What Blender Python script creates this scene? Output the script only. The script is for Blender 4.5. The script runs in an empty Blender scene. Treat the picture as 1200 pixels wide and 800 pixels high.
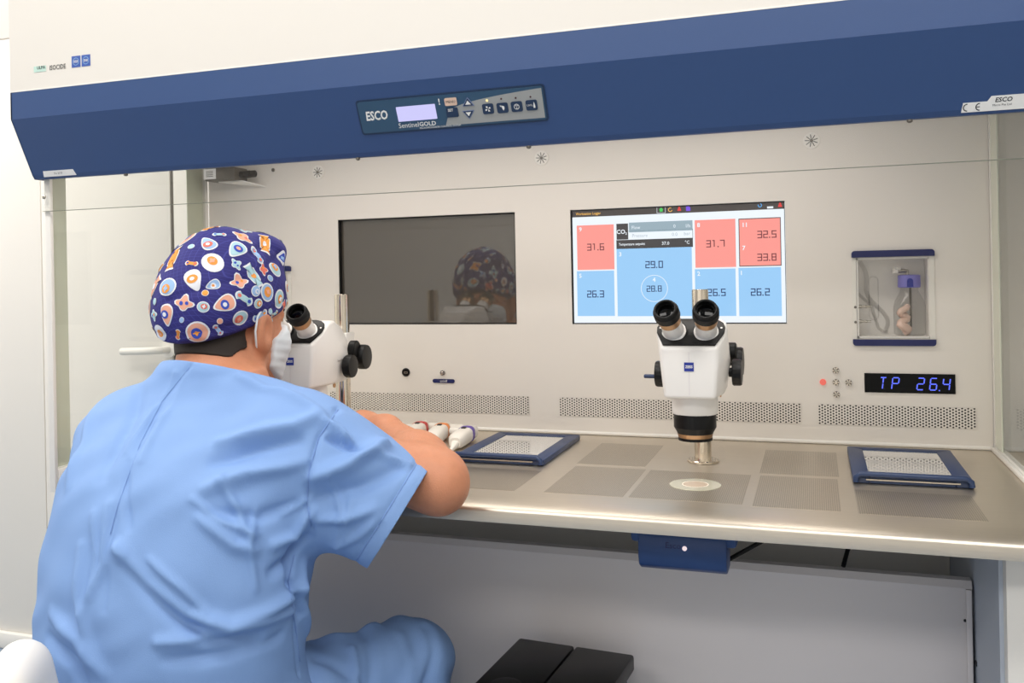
import bpy, bmesh, math, random
import numpy as np
from math import radians, sin, cos, pi, tan, atan2, sqrt
from mathutils import Vector, Matrix
from mathutils.bvhtree import BVHTree

random.seed(7)
S = bpy.context.scene
COL = S.collection

# ------------------------------------------------------------------ camera
ROLL = radians(1.1); FOC = 1045.0; PX = 600.0; PY = 385 - 3080 * tan(ROLL)
YAW = radians(18.738)
CAM = np.array([0.9, -1.885, 1.10])
FW = np.array([-sin(YAW), cos(YAW), 0.0]); RT = np.array([cos(YAW), sin(YAW), 0.0]); UPV = np.array([0, 0, 1.0])
cam = bpy.data.cameras.new('camera'); camo = bpy.data.objects.new('camera', cam); COL.objects.link(camo)
cx_ = RT * cos(ROLL) - UPV * sin(ROLL); cy_ = RT * sin(ROLL) + UPV * cos(ROLL); cz_ = -FW
camo.matrix_world = Matrix([[cx_[i], cy_[i], cz_[i], CAM[i]] for i in range(3)] + [[0, 0, 0, 1]])
cam.sensor_width = 36; cam.lens = FOC / 1200 * 36; cam.shift_y = -(400 - PY) / 1200; cam.clip_start = 0.02
S.camera = camo

# ------------------------------------------------------------------ light and exposure
wd = bpy.data.worlds.new('world'); S.world = wd; wd.use_nodes = True
wd.node_tree.nodes['Background'].inputs[0].default_value = (0.9, 0.93, 1.0, 1)
wd.node_tree.nodes['Background'].inputs[1].default_value = 0.3


def area(name, loc, size, power, col, rot=(0, 0, 0), size_y=None):
    l = bpy.data.lights.new(name, 'AREA'); l.energy = power; l.color = col; l.shape = 'RECTANGLE'
    l.size = size; l.size_y = size_y or size
    o = bpy.data.objects.new(name, l); o.location = loc; o.rotation_euler = rot; COL.objects.link(o)
    return o


area('ceiling_area_light', (-0.45, -1.45, 2.68), 1.2, 22, (1.0, 0.965, 0.92), size_y=0.6)
area('ceiling_area_light', (1.35, -1.45, 2.68), 1.2, 22, (1.0, 0.965, 0.92), size_y=0.6)
area('ceiling_area_light', (-0.45, -3.3, 2.68), 1.2, 22, (1.0, 0.965, 0.92), size_y=0.6)
area('ceiling_area_light', (1.35, -3.3, 2.68), 1.2, 22, (1.0, 0.965, 0.92), size_y=0.6)
area('ceiling_area_light', (-2.1, -0.55, 2.68), 0.8, 34, (1.0, 0.97, 0.93))  # unseen extra light, added to brighten the back wall at the left
area('chamber_fill_light', (0.33, -0.28, 1.445), 1.3, 3.2, (1.0, 0.94, 0.87), size_y=0.12)  # fill light added inside the chamber to brighten the rear panel
S.view_settings.view_transform = 'Standard'; S.view_settings.look = 'None'
S.view_settings.exposure = 0.0; S.view_settings.gamma = 1.0; S.view_settings.use_curve_mapping = False


# ------------------------------------------------------------------ points from picture coordinates onto real planes
def ray(u, v):
    du, dv = u - PX, v - PY
    x = du * cos(ROLL) - dv * sin(ROLL); y = du * sin(ROLL) + dv * cos(ROLL)
    return FW + RT * x / FOC - UPV * y / FOC


def on(u, v, ax, val):
    d = ray(u, v); return CAM + d * ((val - CAM[ax]) / d[ax])


def at(u, v, Z):
    return CAM + ray(u, v) * Z


def onp(u, v, p0, n):
    d = ray(u, v); p0 = np.array(p0); n = np.array(n)
    return CAM + d * (((p0 - CAM) @ n) / (d @ n))


# ------------------------------------------------------------------ materials
def lin(c):
    return c / 12.92 if c <= 0.04045 else ((c + 0.055) / 1.055) ** 2.4


def rgb(r, g, b):
    return (lin(r / 255), lin(g / 255), lin(b / 255), 1)


def mat(name, col, rough=0.5, metal=0.0, emit=0.0, bump=0.0, bscale=200.0, var=0.0, vscale=8.0, stretch=None, coat=0.0, spec=0.5, sss=0.0, aniso=0.0):
    m = bpy.data.materials.new(name); m.use_nodes = True
    nt = m.node_tree; b = nt.nodes['Principled BSDF']
    b.inputs['Base Color'].default_value = col; b.inputs['Roughness'].default_value = rough
    b.inputs['Metallic'].default_value = metal; b.inputs['Specular IOR Level'].default_value = spec
    b.inputs['Coat Weight'].default_value = coat; b.inputs['Anisotropic'].default_value = aniso
    if sss:
        b.inputs['Subsurface Weight'].default_value = sss; b.inputs['Subsurface Radius'].default_value = (0.006, 0.002, 0.001)
        b.inputs['Subsurface Scale'].default_value = 1.0
    if emit:
        b.inputs['Emission Color'].default_value = col; b.inputs['Emission Strength'].default_value = emit
    if bump or var:
        tc = nt.nodes.new('ShaderNodeTexCoord'); mp = nt.nodes.new('ShaderNodeMapping')
        nt.links.new(tc.outputs['Object'], mp.inputs[0])
        if stretch: mp.inputs['Scale'].default_value = stretch
    if var:
        n = nt.nodes.new('ShaderNodeTexNoise'); n.inputs['Scale'].default_value = vscale; n.inputs['Detail'].default_value = 4
        nt.links.new(mp.outputs[0], n.inputs['Vector'])
        mx = nt.nodes.new('ShaderNodeMix'); mx.data_type = 'RGBA'
        mx.inputs['A'].default_value = tuple(max(0, c * (1 - var)) for c in col[:3]) + (1,)
        mx.inputs['B'].default_value = tuple(min(1, c * (1 + var)) for c in col[:3]) + (1,)
        nt.links.new(n.outputs['Fac'], mx.inputs['Factor']); nt.links.new(mx.outputs['Result'], b.inputs['Base Color'])
    if bump:
        n2 = nt.nodes.new('ShaderNodeTexNoise'); n2.inputs['Scale'].default_value = bscale; n2.inputs['Detail'].default_value = 3
        nt.links.new(mp.outputs[0], n2.inputs['Vector'])
        bp = nt.nodes.new('ShaderNodeBump'); bp.inputs['Strength'].default_value = bump; bp.inputs['Distance'].default_value = 0.001
        nt.links.new(n2.outputs['Fac'], bp.inputs['Height']); nt.links.new(bp.outputs['Normal'], b.inputs['Normal'])
    return m


def glassmat(name, tint, refl=1.0, rough=0.0):
    m = bpy.data.materials.new(name); m.use_nodes = True; nt = m.node_tree
    for n in list(nt.nodes):
        if n.type == 'BSDF_PRINCIPLED': nt.nodes.remove(n)
    out = [n for n in nt.nodes if n.type == 'OUTPUT_MATERIAL'][0]
    t = nt.nodes.new('ShaderNodeBsdfTransparent'); t.inputs[0].default_value = tint
    g = nt.nodes.new('ShaderNodeBsdfGlossy'); g.inputs['Roughness'].default_value = rough
    f = nt.nodes.new('ShaderNodeLayerWeight'); f.inputs[0].default_value = 0.5
    p5 = nt.nodes.new('ShaderNodeMath'); p5.operation = 'POWER'; p5.inputs[1].default_value = 5
    k = nt.nodes.new('ShaderNodeMath'); k.operation = 'MULTIPLY_ADD'; k.inputs[1].default_value = 0.6 * refl; k.inputs[2].default_value = 0.03 * refl
    mx = nt.nodes.new('ShaderNodeMixShader')
    nt.links.new(f.outputs['Facing'], p5.inputs[0]); nt.links.new(p5.outputs[0], k.inputs[0]); nt.links.new(k.outputs[0], mx.inputs[0])
    nt.links.new(t.outputs[0], mx.inputs[1]); nt.links.new(g.outputs[0], mx.inputs[2]); nt.links.new(mx.outputs[0], out.inputs[0])
    return m


M = {}
M['wall'] = mat('wall_paint', rgb(240, 236, 229), 0.55, bump=0.05, bscale=300)
M['ceil'] = mat('ceiling_paint', rgb(244, 243, 240), 0.7, var=0.01)
M['floor'] = mat('vinyl_floor', rgb(132, 148, 168), 0.4, var=0.05, vscale=40)
M['white'] = mat('white_enamel', rgb(243, 240, 234), 0.4, bump=0.06, bscale=900)
M['panelwhite'] = mat('cream_enamel', rgb(235, 230, 223), 0.34, bump=0.08, bscale=700)
M['kick'] = mat('grey_white_panel', rgb(226, 221, 222), 0.45, bump=0.06, bscale=700)
M['blue'] = mat('blue_enamel', rgb(46, 76, 126), 0.46, spec=.6, bump=0.15, bscale=1500)
M['darkblue'] = mat('navy_plastic', rgb(31, 52, 90), 0.4)
M['navy'] = mat('navy_print', rgb(26, 34, 92), 0.35)
M['steel'] = mat('brushed_steel', rgb(217, 208, 194), 0.39, 1.0, bump=0.12, bscale=60, var=0.06, vscale=30, stretch=(0.4, 14, 14))
M['perf'] = None
M['chrome'] = mat('polished_steel', rgb(225, 215, 200), 0.12, 1.0, var=0.02, vscale=30)
M['satin'] = mat('satin_metal', rgb(190, 184, 174), 0.3, 1.0, var=0.05, vscale=60)
M['black'] = mat('black_plastic', rgb(9, 9, 10), 0.38, spec=.3, bump=0.1, bscale=900)
M['rubber'] = mat('black_rubber', rgb(7, 7, 7), 0.5, spec=.35, bump=0.2, bscale=500)
M['gloss'] = mat('black_glass', rgb(2, 2, 2), 0.05, spec=0.2)
M['screenoff'] = mat('dark_display_glass', rgb(80, 75, 68), 0.02, spec=1.0, coat=1.0)
M['bronze'] = mat('bronze_ring', rgb(200, 160, 122), 0.3, 1.0, bump=0.3, bscale=1500)
M['scopewhite'] = mat('scope_white', rgb(244, 241, 237), 0.3, coat=0.3)
M['holes'] = mat('dark_behind_holes', rgb(52, 48, 44), 0.8)
M['strip'] = mat('pale_green_glass_edge', rgb(222, 226, 209), 0.3, coat=0.3, var=0.02)
M['glass'] = glassmat('clear_glass', (0.985, 0.985, 0.98, 1), 0.8)
M['sideglass'] = glassmat('side_glass', (0.968, 0.972, 0.96, 1), 1.0)
M['bottle'] = glassmat('bottle_glass', (0.975, 0.972, 0.968, 1), 1.3, 0.05)
M['grey'] = mat('dark_grey_metal', rgb(120, 115, 108), 0.4, 0.6, bump=0.2)
M['label'] = mat('paper_label', rgb(244, 243, 240), 0.5)
M['ink'] = mat('black_ink', rgb(25, 26, 32), 0.5)
M['paleprint'] = mat('white_print', rgb(240, 240, 236), 0.5)


def lit(name, r, g, b, k=1.0):
    m = mat(name, (0.02, 0.02, 0.02, 1), 0.12, spec=0.4)
    p = m.node_tree.nodes['Principled BSDF']
    p.inputs['Emission Color'].default_value = rgb(r, g, b); p.inputs['Emission Strength'].default_value = k
    return m


# ------------------------------------------------------------------ mesh builder
class MB:
    def __init__(s):
        s.v = []; s.f = []; s.mi = []

    def add(s, vs, fs, mi=0):
        o = len(s.v); s.v += [tuple(map(float, p)) for p in vs]; s.f += [tuple(i + o for i in f) for f in fs]; s.mi += [mi] * len(fs)
        return s

    def box(s, x0, x1, y0, y1, z0, z1, mi=0):
        vs = [(x, y, z) for x in (x0, x1) for y in (y0, y1) for z in (z0, z1)]
        return s.add(vs, [(0, 1, 3, 2), (4, 6, 7, 5), (0, 4, 5, 1), (2, 3, 7, 6), (0, 2, 6, 4), (1, 5, 7, 3)], mi)

    def slab(s, pts, n, t, mi=0):
        """polygon pts (3d) thickened by t along n"""
        n = np.array(n, float); n /= np.linalg.norm(n); p = [np.array(q, float) for q in pts]; k = len(p)
        vs = p + [q + n * t for q in p]
        fs = [tuple(range(k - 1, -1, -1)), tuple(range(k, 2 * k))] + [(i, (i + 1) % k, k + (i + 1) % k, k + i) for i in range(k)]
        return s.add(vs, fs, mi)

    def lathe(s, prof, c=(0, 0, 0), axis=(0, 0, 1), n=24, mi=0):
        """prof list of (r, h) along axis from c"""
        a = Vector(axis).normalized(); t = Vector((1, 0, 0)) if abs(a.x) < 0.8 else Vector((0, 1, 0))
        u = a.cross(t).normalized(); w = a.cross(u); c = Vector(c); vs = []; fs = []
        for r, h in prof:
            for i in range(n):
                g = 2 * pi * i / n; vs.append(c + a * h + (u * cos(g) + w * sin(g)) * r)
        for j in range(len(prof) - 1):
            for i in range(n):
                fs.append((j * n + i, j * n + (i + 1) % n, (j + 1) * n + (i + 1) % n, (j + 1) * n + i))
        fs.append(tuple(range(n - 1, -1, -1))); L = (len(prof) - 1) * n; fs.append(tuple(range(L, L + n)))
        return s.add(vs, fs, mi)

    def tube(s, pts, r, n=10, mi=0):
        pts = [Vector(p) for p in pts]; vs = []; fs = []
        rr = r if isinstance(r, (list, tuple)) else [r] * len(pts)
        prev = None
        for j, p in enumerate(pts):
            d = (pts[min(j + 1, len(pts) - 1)] - pts[max(j - 1, 0)]).normalized()
            if prev is None:
                t = Vector((0, 0, 1)) if abs(d.z) < 0.8 else Vector((1, 0, 0)); u = d.cross(t).normalized()
            else:
                u = (prev - d * prev.dot(d)).normalized()
            prev = u; w = d.cross(u)
            for i in range(n):
                g = 2 * pi * i / n; vs.append(p + (u * cos(g) + w * sin(g)) * rr[j])
        for j in range(len(pts) - 1):
            for i in range(n):
                fs.append((j * n + i, j * n + (i + 1) % n, (j + 1) * n + (i + 1) % n, (j + 1) * n + i))
        fs.append(tuple(range(n - 1, -1, -1))); L = (len(pts) - 1) * n; fs.append(tuple(range(L, L + n)))
        return s.add(vs, fs, mi)

    def text(s, body, c, size, u=(1, 0, 0), w=(0, 0, 1), lift=0.0, bold=0.0, mi=0, align='CENTER', sx=1.0, shear=0.0):
        vs, fs = text_data(body, bold, align)
        c = np.array(c, float); u = np.array(u, float); w = np.array(w, float); u /= np.linalg.norm(u); w /= np.linalg.norm(w)
        n = np.cross(u, w)
        return s.add([c + u * (x * size * sx + shear * y * size) + w * y * size + n * lift for x, y in vs], fs, mi)

    def build(s, name, m, parent=None, smooth=None, bevel=0.0, kind=None):
        me = bpy.data.meshes.new(name); me.from_pydata(s.v, [], s.f); me.validate()
        ms = m if isinstance(m, (list, tuple)) else [m]
        for q in ms: me.materials.append(q)
        if len(ms) > 1 and len(me.polygons) == len(s.mi): me.polygons.foreach_set('material_index', s.mi)
        bm = bmesh.new(); bm.from_mesh(me); bmesh.ops.recalc_face_normals(bm, faces=bm.faces)
        if bevel:
            es = [e for e in bm.edges if len(e.link_faces) == 2 and e.calc_face_angle(0) > 0.6]
            bmesh.ops.bevel(bm, geom=es, offset=bevel, segments=2, profile=0.5, affect='EDGES', clamp_overlap=True)
        bm.to_mesh(me); bm.free()
        return place(name, me, parent, smooth if smooth is not None else (0.6 if bevel else None), kind)


def place(name, me, parent=None, smooth=None, kind=None):
    if name in ('lettering', 'pictogram', 'label_lines', 'slits', 'collar_studs', 'printed_motifs', 'sticker_ring'): kind = 'stuff'
    if smooth is not None:
        me.polygons.foreach_set('use_smooth', [True] * len(me.polygons)); me.update()
        try: me.set_sharp_from_angle(angle=smooth)
        except Exception: pass
    o = bpy.data.objects.new(name, me); COL.objects.link(o)
    if parent is not None:
        off = Vector((0, 0, 0)); p = parent
        while p: off += p.location; p = p.parent
        me.transform(Matrix.Translation(-off)); o.parent = parent
    if kind: o['kind'] = kind
    return o


_T = {}


def text_data(body, bold, align):
    k = (body, bold, align)
    if k not in _T:
        cu = bpy.data.curves.new('lettering', 'FONT'); cu.body = body; cu.size = 1; cu.align_x = align; cu.align_y = 'CENTER'
        cu.resolution_u = 2; cu.offset = bold
        o = bpy.data.objects.new('lettering', cu); COL.objects.link(o)
        dg = bpy.context.evaluated_depsgraph_get(); me = bpy.data.meshes.new_from_object(o.evaluated_get(dg))
        _T[k] = ([(v.co.x, v.co.y) for v in me.vertices], [tuple(p.vertices) for p in me.polygons])
        bpy.data.objects.remove(o); bpy.data.meshes.remove(me)
    return _T[k]


def thing(name, loc, label, cat, group=None):
    o = bpy.data.objects.new(name, None); COL.objects.link(o); o.location = loc; o.empty_display_size = 0.05
    return tag(o, label, cat, group)


def tag(o, label, cat, group=None):
    o['label'] = label; o['category'] = cat
    if group: o['group'] = group
    return o


def kids(o):
    return [c for c in bpy.data.objects if c.parent == o]


def dup(o, parent=None):
    ch = kids(o); c = o.copy(); COL.objects.link(c); c.parent = parent
    for k in ch: dup(k, c)
    return c


def plate_with_holes(mb, x0, x1, z0, z1, y, t, holes, mi=0):
    """flat sheet in the xz plane (front face y, back y+t) with rectangular cut-outs, hole sides included"""
    xs = sorted({x0, x1} | {h[0] for h in holes} | {h[1] for h in holes}); zs = sorted({z0, z1} | {h[2] for h in holes} | {h[3] for h in holes})
    ins = lambda x, z: any(h[0] < x < h[1] and h[2] < z < h[3] for h in holes)
    idx = {}; vs = []; fs = []

    def V(i, j, k):
        if (i, j, k) not in idx: idx[(i, j, k)] = len(vs); vs.append((xs[i], y + (t if k else 0), zs[j]))
        return idx[(i, j, k)]
    nx, nz = len(xs) - 1, len(zs) - 1
    sol = [[not ins((xs[i] + xs[i + 1]) / 2, (zs[j] + zs[j + 1]) / 2) for j in range(nz)] for i in range(nx)]
    g = lambda i, j: 0 <= i < nx and 0 <= j < nz and sol[i][j]
    for i in range(nx):
        for j in range(nz):
            if not sol[i][j]: continue
            fs.append((V(i, j, 0), V(i + 1, j, 0), V(i + 1, j + 1, 0), V(i, j + 1, 0)))
            fs.append((V(i, j, 1), V(i, j + 1, 1), V(i + 1, j + 1, 1), V(i + 1, j, 1)))
            if not g(i - 1, j): fs.append((V(i, j, 0), V(i, j + 1, 0), V(i, j + 1, 1), V(i, j, 1)))
            if not g(i + 1, j): fs.append((V(i + 1, j, 0), V(i + 1, j, 1), V(i + 1, j + 1, 1), V(i + 1, j + 1, 0)))
            if not g(i, j - 1): fs.append((V(i, j, 0), V(i, j, 1), V(i + 1, j, 1), V(i + 1, j, 0)))
            if not g(i, j + 1): fs.append((V(i, j + 1, 0), V(i + 1, j + 1, 0), V(i + 1, j + 1, 1), V(i, j + 1, 1)))
    mb.add(vs, fs, mi)


SEG = {'0': 'abcdef', '1': 'bc', '2': 'abged', '3': 'abgcd', '4': 'fgbc', '5': 'afgcd', '6': 'afgedc', '7': 'abc', '8': 'abcdefg', '9': 'abcdfg',
       'T': 'aLM', 'P': 'abefg', 'E': 'adefg', ' ': ''}


def seg(mb, ch, c, w, h, t, gap=0.0, slant=0.0, lift=0.0, u=(1, 0, 0), v=(0, 0, 1)):
    """seven segment character centred on c in the plane u,v"""
    c = np.array(c, float); u = np.array(u, float); v = np.array(v, float); n = np.cross(u, v); H = h / 2; W = w / 2
    P = {'a': (-W, H, W, H), 'g': (-W, 0, W, 0), 'd': (-W, -H, W, -H), 'f': (-W, 0, -W, H), 'b': (W, 0, W, H), 'e': (-W, -H, -W, 0), 'c': (W, -H, W, 0),
         'L': (0, 0, 0, H), 'M': (0, -H, 0, 0), 'h': (-W * .7, H, 0, H)}
    for s in ('hLM' if ch == '1' else SEG.get(ch, '')):
        x0, z0, x1, z1 = P[s]; k = t / 2
        if z0 == z1: x0 += gap - k * (gap == 0); x1 -= gap - k * (gap == 0); q = [(x0, z0 - k), (x1, z0 - k), (x1, z0 + k), (x0, z0 + k)]
        else: z0 += gap; z1 -= gap; q = [(x0 - k, z0), (x0 + k, z0), (x0 + k, z1), (x0 - k, z1)]
        mb.add([c + u * (a + slant * b) + v * b + n * lift for a, b in q], [(0, 1, 2, 3)])


def segs(mb, body, c, w, h, t, pitch, gap=0.0, slant=0.0, lift=0.0):
    x = -pitch * (len(body.replace('.', '')) - 1 + 0.45 * body.count('.')) / 2; c = np.array(c, float)
    for ch in body:
        if ch == '.':
            p = c + np.array([x - pitch * 0.32, -lift, -h / 2]); mb.add([p + np.array(q) for q in ((-t * .6, 0, -t * .5), (t * .6, 0, -t * .5), (t * .6, 0, t * .7), (-t * .6, 0, t * .7))], [(0, 1, 2, 3)])
            x += pitch * 0.45; continue
        seg(mb, ch, c + np.array([x, 0, 0]), w, h, t, gap, slant, lift); x += pitch


# ================================================================== the room
WY = 0.205
ZT = 0.757          # worktop height
w = MB(); w.box(-3.0, 3.2, WY, WY + 0.1, 0, 2.7)
wall_back = w.build('wall_back', M['wall'], kind='structure')
for x0, x1, z0, z1 in ((-3.0, -1.300, 0.05, 1.857), (-3.0, -1.300, 1.861, 2.69), (-1.296, 3.2, 1.861, 2.69), (-0.815, 3.2, 0.05, 1.857)):
    MB().box(x0, x1, WY - 0.006, WY + 0.002, z0, z1).build('panel', M['wall'], wall_back, bevel=0.0015)
MB().box(-3.1, -3.0, -4.4, WY + 0.1, 0, 2.7).build('wall_left', M['wall'], kind='structure')
MB().box(3.2, 3.3, -4.4, WY + 0.1, 0, 2.7).build('wall_right', M['wall'], kind='structure')
MB().box(-3.1, 3.3, -4.5, -4.4, 0, 2.7).build('wall_front', M['wall'], kind='structure')
MB().box(-3.1, 3.3, -4.5, WY + 0.1, -0.1, 0).build('floor', M['floor'], kind='structure')
MB().box(-3.1, 3.3, -4.5, WY + 0.1, 2.7, 2.8).build('ceiling', M['ceil'], kind='structure')
MB().box(-3.0, -1.300, WY - 0.02, WY, 0, 0.05).build('baseboard_back', M['white'], bevel=0.006, kind='structure')
door = MB().box(-1.294, -0.825, WY - 0.008, WY + 0.002, 0.006, 1.857).build('door_1', M['wall'], bevel=0.002, kind='structure')
MB().box(-0.8235, -0.8165, WY - 0.004, WY + 0.001, 0.0, 1.86).build('door_seal', M['grey'], door)
h = MB(); hx = -0.835; hz = 0.917
h.lathe([(0.024, 0), (0.024, 0.008)], (hx, WY - 0.008, hz), (0, -1, 0))
h.tube([(hx, WY - 0.016, hz), (hx, WY - 0.045, hz), (hx - 0.012, WY - 0.055, hz), (hx - 0.06, WY - 0.056, hz - 0.002), (hx - 0.13, WY - 0.05, hz - 0.004)], 0.0105, 12)
h.build('door_handle', M['white'], door, smooth=0.7)

# ================================================================== back panel of the workstation, with real cut-outs
M1 = (-0.176, 0.2700, 0.9970, 1.2472); M2 = (0.3975, 0.8460, 0.9970, 1.2462)
CP = (0.9775, 1.1115, 0.968, 1.127); CPL = (-0.438, -0.314, 0.968, 1.127)
bp = thing('back_panel', (0.33, 0.005, ZT), 'cream enamelled rear panel of the workstation with screens and rows of holes', 'panel')
b = MB(); plate_with_holes(b, -0.5425, 1.2145, ZT + 0.001, 1.50, 0.0, 0.008, [M1, M2, CP, CPL]); b.build('panel_sheet', M['panelwhite'], bp)
b = MB(); b.tube([(-0.545, -0.001, ZT + 0.004), (1.213, -0.001, ZT + 0.004)], 0.004, 8); b.build('sealant_bead', M['white'], bp, smooth=0.8)
for nm, (gx0, gx1) in dict(a=(-0.206, 0.295), b=(0.365, 0.869), c=(0.902, 1.1855), d=(-0.52, -0.25)).items():
    gz0, gz1 = 0.797, 0.8365
    MB().box(gx0, gx1, -0.0004, 0.0, gz0, gz1).build('hole_backing', M['holes'], bp)
    g = MB(); pitch = 0.0052; ncol = int((gx1 - gx0) / pitch); pitch = (gx1 - gx0) / ncol; nr = 7; ph = (gz1 - gz0) / nr; half = ph / 2; R = 0.00185
    for ci in range(ncol):
        x0 = gx0 + ci * pitch; off = half / 2 if ci % 2 else -half / 2
        for r in range(nr):
            zc = gz0 + ph * (r + 0.5) + off; xc = x0 + pitch / 2
            za, zb = gz0 + ph * r + off, gz0 + ph * (r + 1) + off
            if r == 0: za = gz0
            if r == nr - 1: zb = gz1
            q = [(x0, za), (x0 + pitch, za), (x0 + pitch, zb), (x0, zb)]
            cir = [(xc + R * cos(a), zc + R * sin(a)) for a in [radians(-135 + 45 * k) for k in range(8)]]
            vs = [(x, -0.0012, z) for x, z in q + cir] + [(x, -0.0004, z) for x, z in cir]
            fs = []
            for k in range(4):
                c0 = 4 + 2 * k; fs += [(k, c0 + 1, c0), (k, (k + 1) % 4, c0 + 1), ((k + 1) % 4, 4 + (2 * k + 2) % 8, c0 + 1)]
            fs += [(4 + k, 4 + (k + 1) % 8, 12 + (k + 1) % 8, 12 + k) for k in range(8)]
            g.add(vs, fs)
    g.build('perforated_strip', M['panelwhite'], bp)

# ------------------------------------------------------------------ dark monitor
m1 = thing('monitor', ((M1[0] + M1[1]) / 2, 0.008, M1[2]), 'switched-off dark monitor set flush in the wall, reflecting the masked face', 'monitor')


def bezel(m, rect, depth, mt):
    e = MB(); x0, x1, z0, z1 = rect; k = 0.0008
    for a in ((x0 + k, x0 + k + .003, z0 + k, z1 - k), (x1 - k - .001, x1 - k, z0 + k, z1 - k), (x0 + k, x1 - k, z0 + k, z0 + k + .002), (x0 + k, x1 - k, z1 - k - .002, z1 - k)):
        e.box(a[0], a[1], 0.001, depth + 0.003, a[2], a[3])
    return e.build('bezel', mt, m)


bezel(m1, M1, 0.012, M['black'])
MB().box(M1[0] + .001, M1[1] - .001, 0.010, 0.03, M1[2] + .001, M1[3] - .001).build('dark_screen', M['screenoff'], m1)

# ------------------------------------------------------------------ lit monitor
m2 = thing('monitor', ((M2[0] + M2[1]) / 2, 0.008, M2[2]), 'lit monitor showing red and blue temperature tiles behind the right microscope', 'monitor')
bezel(m2, M2, 0.006, M['black'])
SY = 0.004
L = dict(white=lit('screen_white', 238, 246, 253), bar=lit('screen_bar', 74, 68, 66, .9), red=lit('screen_red', 250, 152, 143), blue=lit('screen_blue', 152, 203, 246),
         grey=lit('screen_grey_blue', 150, 172, 184), dk=lit('screen_dark_box', 66, 64, 66, .9), navy=lit('screen_navy_digits', 38, 62, 110), brown=lit('screen_maroon_digits', 120, 58, 64),
         orange=lit('screen_orange', 248, 190, 90), green=lit('screen_green', 70, 205, 90), ired=lit('screen_icon_red', 225, 60, 60), purple=lit('screen_purple', 120, 80, 225),
         sky=lit('screen_icon_sky', 90, 170, 235), faint=lit('screen_faint_text', 176, 190, 200))
MB().box(M2[0] + .0035, M2[1] - .001, SY, 0.03, M2[2] + .001, M2[3] - .001).build('display', L['white'], m2)


def sp(x, y): return on(660 + x / 4.2857, 220 + y / 4.2857, 1, SY)


def rect(xa, ya, xb, yb):
    a = sp(xa, ya); c = sp(xb, yb); return a[0], c[0], min(a[2], c[2]), max(a[2], c[2])


def tile(name, xa, ya, xb, yb, m, t=0.0004, k=0):
    x0, x1, z0, z1 = rect(xa, ya, xb, yb)
    return MB().box(x0, x1, SY - t, SY - t * 0 - 0.00005, z0, z1).build(name, m, m2)


tile('title_bar', 48, 112, 1117, 107, L['bar']).name = 'title_bar'
bar = [o for o in kids(m2) if o.name.startswith('title_bar')][0]
zt = M2[3] - .0012; zb = sp(580, 127)[2]
bar.data.clear_geometry(); q = MB().box(M2[0] + .0036, M2[1] - .0011, SY - .0004, SY - .00005, zb, zt)
bar.data.from_pydata([tuple(np.array(p) - np.array(m2.location)) for p in q.v], [], q.f)
tile('red_tile', 68, 190, 258, 409, L['red']); tile('blue_tile', 69, 419, 260, 643, L['blue'])
tile('gas_box', 267, 181, 327, 259, L['dk']); tile('flow_bar', 330, 175, 650, 213, L['grey'])
fr = MB(); x0, x1, z0, z1 = rect(328, 217, 652, 254)
for a in ((x0, x1, z0, z0 + .0008), (x0, x1, z1 - .0008, z1), (x1 - .0008, x1, z0, z1)): fr.box(a[0], a[1], SY - .0004, SY - .00005, a[2], a[3])
fr.build('pressure_frame', L['dk'], m2)
tile('setpoint_bar', 267, 263, 652, 297, L['dk']); tile('blue_tile', 268, 307, 652, 643, L['blue'])
tile('red_tile', 660, 163, 869, 397, L['red']); tile('blue_tile', 661, 409, 870, 643, L['blue'])
tile('red_tile', 880, 155, 1097, 391, L['dk']); tile('blue_tile', 880, 402, 1099, 643, L['blue'])
x0, x1, z0, z1 = rect(884, 159, 1093, 387); MB().box(x0, x1, SY - .0006, SY - .00041, z0, z1).build('red_tile', L['red'], m2)
TL_ = .0008
for s_, x, y, m_ in (('31.6', 163, 297, 'brown'), ('31.7', 765, 280, 'brown'), ('32.5', 1023, 233, 'brown'), ('33.8', 1023, 348, 'brown'), ('26.3', 163, 533, 'navy'), ('29.0', 457, 385, 'navy'), ('26.5', 770, 525, 'navy'), ('26.2', 990, 523, 'navy'), ('28.8', 457, 506, 'navy')):
    t = MB(); k = .86 if s_ == '28.8' else 1; segs(t, s_, sp(x, y), .0074 * k, .0130 * k, .0021 * k, .0114 * k, 0, 0, TL_); t.build('reading', L[m_], m2, kind='stuff')
t = MB()
for s_, x, y in (('9', 87, 210), ('5', 87, 443), ('3', 287, 335), ('8', 680, 188), ('2', 681, 432), ('1', 895, 428), ('7', 907, 303), ('4', 457, 462)):
    t.text(s_, sp(x, y), .0125, lift=TL_, bold=.02)
t.text('11', sp(912, 187), .0125, lift=TL_, bold=.02)
c = sp(458, 505)
for k in range(48):
    a0, a1 = 2 * pi * k / 48, 2 * pi * (k + 1) / 48; r0, r1 = .0274, .0285
    t.add([(c[0] + r * cos(a), SY - TL_, c[2] + r * sin(a)) for a, r in ((a0, r0), (a1, r0), (a1, r1), (a0, r1))], [(0, 1, 2, 3)])
t.text('CO', sp(290, 222), .0125, lift=TL_, bold=.02); t.text('2', sp(316, 230), .007, lift=TL_, bold=.02)
t.text('Temperature setpoint', sp(345, 283), .0075, lift=TL_, bold=.015, sx=.84); t.text('37.0', sp(514, 279), .0095, lift=TL_, bold=.01); t.text('°C', sp(623, 274), .0095, lift=TL_, bold=.01)
t.text('Flow', sp(365, 200), .010, lift=TL_, sx=.95); t.text('0', sp(559, 193), .010, lift=TL_); t.text('l/h', sp(627, 191), .010, lift=TL_)
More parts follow.
